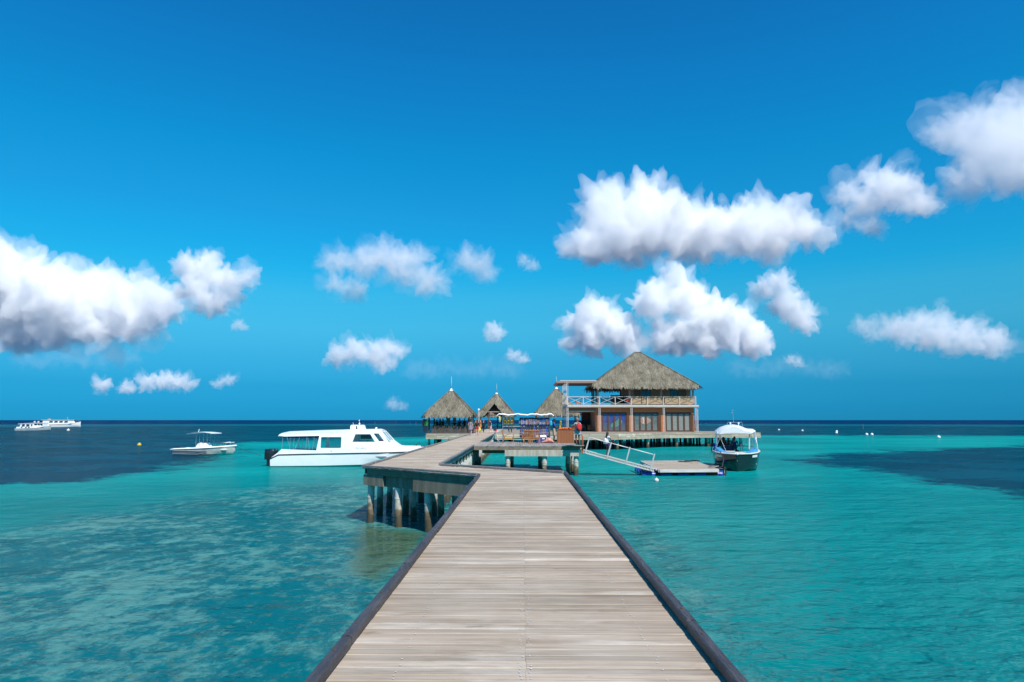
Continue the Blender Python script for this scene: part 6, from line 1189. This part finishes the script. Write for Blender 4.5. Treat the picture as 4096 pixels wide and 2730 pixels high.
pp = boat_pt(4.1, 0.8, 0.52); person('crew member in dark navy standing at the boat console', pp, R(20), 1.78, None, 'brown', CREW, 0.7, CL('dark_trunks', (0.02, 0.02, 0.04)), 1.8, None, ('black', 'short'), 'dive boat crew')

# ================================================================== THINGS ON THE DIVING PLATFORM
# rack with awning
rk = empty('gear_rack', (0.3, 52.0, 0), 'metal gear rack under a white awning on the diving platform', 'rack')
RX0, RX1, RY = -1.5, 2.05, 51.9
for x in (RX0, RX1):
    for y in (RY, RY + 0.9): MB().tube([(x, y, 0), (x, y, 2.05)], 0.022, 7).build('post', STEEL, rk, world=True)
for z in (1.85, 1.18): MB().tube([(RX0, RY, z), (RX1, RY, z)], 0.02, 7).build('hanging_bar', STEEL, rk, world=True)
aw = MB(); k = 24
aw.loft([[(-1.95 + 4.3 * i / k, y, 2.05 + dz + 0.035 * math.sin(i * 0.9) + 0.02 * math.sin(i * 2.3) - (0.10 if i in (0, k) else 0)) for i in range(k + 1)] for y, dz in ((RY - 0.35, 0.0), (RY - 0.33, 0.06), (RY + 0.4, 0.08), (RY + 1.2, 0.0))], closed=False); aw.build('awning', mat('white_awning_cloth', (0.82, 0.79, 0.78), 0.7), rk, world=True, smooth=True)
# buoyancy vests
def vest(label, group, body, panel, trim, ln=0.62):
    v = empty('buoyancy_vest', (0, 0, 0), label, 'vest', group); w = 0.115
    MB().loft([[(x * w, d, z * ln) for x, d in ((-s, -0.045), (-s * 0.4, -0.075), (s * 0.4, -0.075), (s, -0.045), (s, 0.045), (s * 0.4, 0.07), (-s * 0.4, 0.07), (-s, 0.045))] for z, s in ((-1.0, 0.55), (-0.93, 0.95), (-0.62, 1.05), (-0.4, 0.85), (-0.12, 0.72), (0.0, 0.45))]).build('jacket', body, v, smooth=True)
    MB().loft([[(sx, -0.09, z * ln), (sx + 0.05, -0.095, z * ln), (sx + 0.05, -0.06, z * ln), (sx, -0.06, z * ln)] for z, sx in ((-0.88, -0.095), (-0.5, -0.085), (-0.2, -0.075))]).build('side_panel', panel, v)
    MB().loft([[(sx, -0.09, z * ln), (sx + 0.05, -0.095, z * ln), (sx + 0.05, -0.06, z * ln), (sx, -0.06, z * ln)] for z, sx in ((-0.88, 0.045), (-0.5, 0.035), (-0.2, 0.025))]).build('side_panel', panel, v)
    for z in (-0.55, -0.72): MB().box(-0.11, 0.11, -0.1, -0.082, z * ln - 0.018, z * ln + 0.018).build('strap', trim, v)
    MB().tube([(0.06, -0.06, -0.1 * ln), (0.1, -0.1, -0.5 * ln), (0.04, -0.09, -1.1 * ln), (0.05, -0.03, -1.25 * ln)], 0.012, 5).build('hose', BLACKR, v)
    MB().tube([(0, 0, -0.02), (0.0, 0, 0.02), (0.02, 0, 0.05)], 0.01, 5).build('hanger', STEEL, v); return v
VN = [mat('vest_navy', (0.012, 0.018, 0.06), 0.7), mat('vest_charcoal', (0.03, 0.03, 0.045), 0.7), mat('vest_royal', (0.015, 0.05, 0.26), 0.7)]; VP = [mat('vest_blue_panel', (0.03, 0.14, 0.45), 0.6), mat('vest_pinkgrey_panel', (0.36, 0.28, 0.30), 0.6), mat('vest_teal_panel', (0.02, 0.18, 0.22), 0.6)]; VT = [mat('vest_pale_trim', (0.48, 0.44, 0.48), 0.6), mat('vest_orange_trim', (0.55, 0.16, 0.06), 0.6)]
def rowset(z, n, x0, x1, ln, lab, grp, seed):
    rnd = random.Random(seed); protos = {}
    for i in range(n):
        ky = (rnd.choice((0, 0, 1, 2)), rnd.choice((0, 0, 1, 1, 2)), rnd.choice((0, 0, 0, 1)))
        if ky not in protos: o = protos[ky] = vest(lab, grp, VN[ky[0]], VP[ky[1]], VT[ky[2]], ln)
        else: o = copy_tree(protos[ky])
        o.location = (x0 + (x1 - x0) * (i + 0.5) / n + rnd.uniform(-0.02, 0.02), RY, z - 0.03 + rnd.uniform(-0.01, 0.01)); o.rotation_euler = (0, rnd.uniform(-0.05, 0.05), rnd.uniform(-0.4, 0.4)); s = rnd.uniform(0.9, 1.1); o.scale = (s, s, s)
rowset(1.85, 15, -0.22, 2.0, 0.60, 'navy buoyancy vest hanging in the upper row of the gear rack', 'vests in the upper row', 3)
rowset(1.18, 15, -0.22, 2.0, 0.80, 'navy buoyancy vest hanging in the lower row of the gear rack', 'vests in the lower row', 4)
YV = mat('vest_yellow', (0.55, 0.36, 0.02), 0.6)
for i in range(3):
    o = vest('yellow buoyancy vest hanging at the open end of the gear rack', 'yellow vests on the rack', YV, mat('vest_olive_panel', (0.20, 0.14, 0.03), 0.6), BLACKR, 0.5) if i == 0 else copy_tree(o)
    o.location = (-1.3 + 0.24 * i, RY, 1.83); o.rotation_euler = (0, 0, 0.2 * i - 0.2)
for i, x in enumerate((-1.05, -0.85)): o = MB().tube([(x, RY, 1.15), (x, RY - 0.03, 0.95), (x + 0.04, RY, 0.72)], [0.05, 0.06, 0.02], 6).build('diving_regulator', BLACKR, smooth=True); tag(o, 'black diving regulator hose hanging below the yellow vests', 'regulator', 'regulators on the rack')
o = MB().tube([(-1.72, RY - 0.2, 2.0), (-1.72, RY - 0.2, 1.97), (-1.72, RY - 0.2, 1.52), (-1.72, RY - 0.2, 1.5)], [0.02, 0.06, 0.06, 0.03], 10).build('signal_tube', mat('bright_yellow_tube', (0.72, 0.62, 0.06), 0.5), smooth=True); tag(o, 'bright yellow signal tube hanging from the awning corner', 'signal tube')
o = MB().loft([[(2.13 + w * math.cos(a), RY - 0.1 + 0.06 * math.sin(a), z) for a in [k * math.pi / 5 for k in range(10)]] for z, w in ((1.25, 0.08), (1.3, 0.11), (1.5, 0.11), (1.62, 0.05))]).build('dry_bag', mat('turquoise_bag', (0.02, 0.36, 0.46), 0.5), smooth=True); tag(o, 'turquoise dry bag hung on the end post of the gear rack', 'bag')
# teak chairs
TEAK = mat('golden_teak', (0.29, 0.115, 0.035), 0.5, scale=7, stretch=(3, 3, 0.3), col2=(0.38, 0.17, 0.06)); YC = mat('yellow_cushion', (0.55, 0.36, 0.03), 0.8)
def armchair(loc, rz, label, w=0.62, cushion=True):
    c = empty('garden_chair', (*loc, 0.003), label, 'chair', 'teak garden chairs', rz); hw = w / 2
    for sx in (-1, 1):
        x = sx * hw
        MB().tube([(x, -0.40, 0), (x, -0.28, 0.40), (x, -0.38, 0.62), (x, -0.46, 0.93)], 0.032, 6).build('rear_leg', TEAK, c); MB().box(x - 0.03, x + 0.03, 0.36, 0.42, 0, 0.62).build('front_leg', TEAK, c)
        MB().tube([(x, 0.42, 0.63), (x, 0.2, 0.66), (x, -0.1, 0.6), (x, -0.3, 0.45)], 0.028, 6).build('armrest', TEAK, c)
    MB().box(-hw + 0.033, hw - 0.033, -0.3, 0.4, 0.27, 0.33).build('seat', TEAK, c)
    k = max(6, int(w / 0.075))
    for i in range(k): x = -hw + 0.06 + (w - 0.12) * (i + 0.5) / k; MB().beam((x, -0.30, 0.36), (x, -0.44, 0.88), 0.042, 0.018, up=(0, 1, 0)).build('back_slat', TEAK, c)
    MB().beam((-hw + 0.03, -0.455, 0.90), (hw - 0.03, -0.455, 0.90), 0.05, 0.07).build('top_rail', TEAK, c); MB().beam((-hw + 0.03, -0.30, 0.37), (hw - 0.03, -0.30, 0.37), 0.05, 0.05).build('lower_rail', TEAK, c)
    if cushion: MB().cbox(-hw + 0.05, hw - 0.05, -0.24, 0.38, 0.332, 0.40, 0.025).build('cushion', YC, c)
    return c
armchair((-1.05, 50.3), -math.pi / 2, 'teak garden armchair with yellow cushion standing side-on beside the boardwalk end')
armchair((0.35, 50.9), 0.15, 'teak garden chair with its slatted back turned, tucked behind the wider one', 0.6, False)
armchair((0.82, 49.6), 0.05, 'wide teak garden chair with its slatted back turned, beside the cool box', 0.78)
cb = empty('cool_box', (1.42, 50.6, 0.003), 'blue cool box with a white lid beside the teak chairs', 'cool box')
MB().cbox(-0.42, 0.3, -0.25, 0.25, 0, 0.40, 0.02).build('box_body', mat('cool_box_blue', (0.015, 0.06, 0.24), 0.45), cb); MB().cbox(-0.45, 0.33, -0.28, 0.28, 0.402, 0.54, 0.05).build('lid', WHITEM, cb); MB().tube([(0.32, -0.2, 0.42), (0.36, -0.2, 0.1), (0.36, 0.2, 0.1), (0.32, 0.2, 0.42)], 0.02, 6).build('handle', WHITEM, cb)
MB().box(0.0, 0.2, -0.256, -0.251, 0.27, 0.34).build('label_plate', WHITEM, cb)
# pinkish pile of float bags
fl = MB(); rings = []
for t, w, h in ((0, 0.05, 0.03), (0.12, 0.2, 0.12), (0.35, 0.26, 0.2), (0.55, 0.3, 0.40), (0.72, 0.3, 0.36), (0.9, 0.22, 0.18), (1.0, 0.08, 0.05)): rings.append([(-0.45 + 0.95 * t + 0.02 * math.sin(5 * a), w * math.cos(a), max(0, h * (0.5 + 0.5 * math.sin(a)) + 0.02 * math.sin(3 * a + 9 * t))) for a in [k * 2 * math.pi / 12 for k in range(12)]])
o = fl.loft(rings).build('float_bag', mat('salmon_nylon', (0.68, 0.40, 0.34), 0.6, scale=6, col2=(0.60, 0.12, 0.08)), smooth=True); o.location = (1.78, 50.2, 0.012); tag(o, 'crumpled salmon pink float bag lying on the platform planks', 'bag')
# slatted bin with life jackets
TB = mat('red_brown_slats', (0.26, 0.085, 0.03), 0.55, scale=5, stretch=(4, 4, 0.3), col2=(0.34, 0.13, 0.05))
bn = empty('slatted_bin', (3.12, 50.3, 0.003), 'large red-brown slatted bin heaped with orange life jackets', 'bin')
MB().box(-0.56, 0.56, -0.36, 0.36, 0.02, 0.88).build('liner', mat('bin_liner', (0.05, 0.022, 0.014), 0.8), bn)
for i in range(11): x = -0.60 + i * 0.11; MB().cbox(x, x + 0.092, -0.395, -0.365, 0, 0.93, 0.008).build('slat', TB, bn)
for i in range(7): y = -0.36 + i * 0.105; MB().cbox(-0.60, -0.565, y, y + 0.09, 0, 0.93, 0.008).build('slat', TB, bn); MB().cbox(0.565, 0.60, y, y + 0.09, 0, 0.93, 0.008).build('slat', TB, bn)
for a in ((-0.63, 0.63, -0.42, -0.34), (-0.63, 0.63, 0.34, 0.42), (-0.63, -0.55, -0.338, 0.338), (0.55, 0.63, -0.338, 0.338)): MB().box(*a, 0.932, 0.965).build('rim', TB, bn)
OR = mat('life_jacket_orange', (0.66, 0.12, 0.02), 0.6)
for i, (x, y, s) in enumerate(((-0.3, -0.1, 1), (0.08, 0.1, 1.1), (0.32, -0.12, 0.8))):
    o = autosmooth(MB().loft([[(0.2 * s * t + 0.03 * math.sin(7 * a), 0.17 * s * w * math.cos(a), 0.08 * s * w * math.sin(a)) for a in [k * math.pi / 5 for k in range(10)]] for t, w in ((-1, 0.5), (-0.7, 1.1), (0, 0.8), (0.7, 1.15), (1, 0.4))]).build('life_jacket', OR), 60)
    o.location = (3.12 + x, 50.3 + y, 1.03); o.rotation_euler = (0.2 * i, 0.15 * (i - 1), 0.9 * i); tag(o, 'orange life jacket heaped on top of the slatted bin', 'life jacket', 'life jackets on the bin')
o = MB().cbox(0, 0.3, 0, 0.22, 0, 0.16, 0.03).build('red_box', mat('red_plastic', (0.6, 0.02, 0.03), 0.5)); o.location = (-2.25, 52.35, 0.84); tag(o, 'small red box standing on the white folding table', 'box')
ft = empty('folding_table', (-2.1, 52.5, 0.003), 'small white folding table at the boardwalk end of the rack', 'table')
MB().box(-0.4, 0.4, -0.25, 0.25, 0.80, 0.834).build('tabletop', WHITEM, ft)
for sx in (-1, 1): MB().beam((sx * 0.33, -0.2, 0), (-sx * 0.1, -0.2, 0.8), 0.03, 0.03).build('leg', GREYP, ft); MB().beam((sx * 0.33, 0.2, 0), (-sx * 0.1, 0.2, 0.8), 0.03, 0.03).build('leg', GREYP, ft)
# wetsuits drying at the hut corner
for i, (x, m_, lb) in enumerate(((-12.25, CL('wetsuit', (0.008, 0.009, 0.02)), 'black wetsuit drying from the eave at the hut corner'), (-11.95, CL('wetsuit_green', (0.03, 0.22, 0.06)), 'dark wetsuit with lime green trim drying beside the hut post'))):
    w_ = empty('wetsuit', (x, 85.2, 0.3), lb, 'wetsuit', 'wetsuits drying at the hut')
    MB().loft([[(x + s * a, 85.2 + 0.05 * b, z) for a, b in ((-1, -1), (1, -1), (1, 1), (-1, 1))] for z, s in ((0.95, 0.13), (1.3, 0.15), (1.62, 0.2), (1.78, 0.1))]).build('torso', m_ if i else CL('wetsuit', (0.008, 0.009, 0.02)), w_, world=True)
    for sx in (-0.07, 0.07): MB().tube([(x + sx, 85.2, 0.97), (x + sx * 1.2, 85.2, 0.55), (x + sx, 85.2, 0.12)], [0.065, 0.05, 0.035], 7).build('leg', CL('wetsuit', (0.008, 0.009, 0.02)), w_, world=True)
    for sx in (-1, 1): MB().tube([(x + sx * 0.17, 85.2, 1.6), (x + sx * 0.2, 85.15, 1.25), (x + sx * 0.17, 85.15, 0.95)], [0.06, 0.045, 0.03], 7).build('sleeve', m_, w_, world=True)
    MB().tube([(x, 85.2, 1.76), (x, 85.25, 2.3)], 0.012, 5).build('hanger', STEEL, w_, world=True)
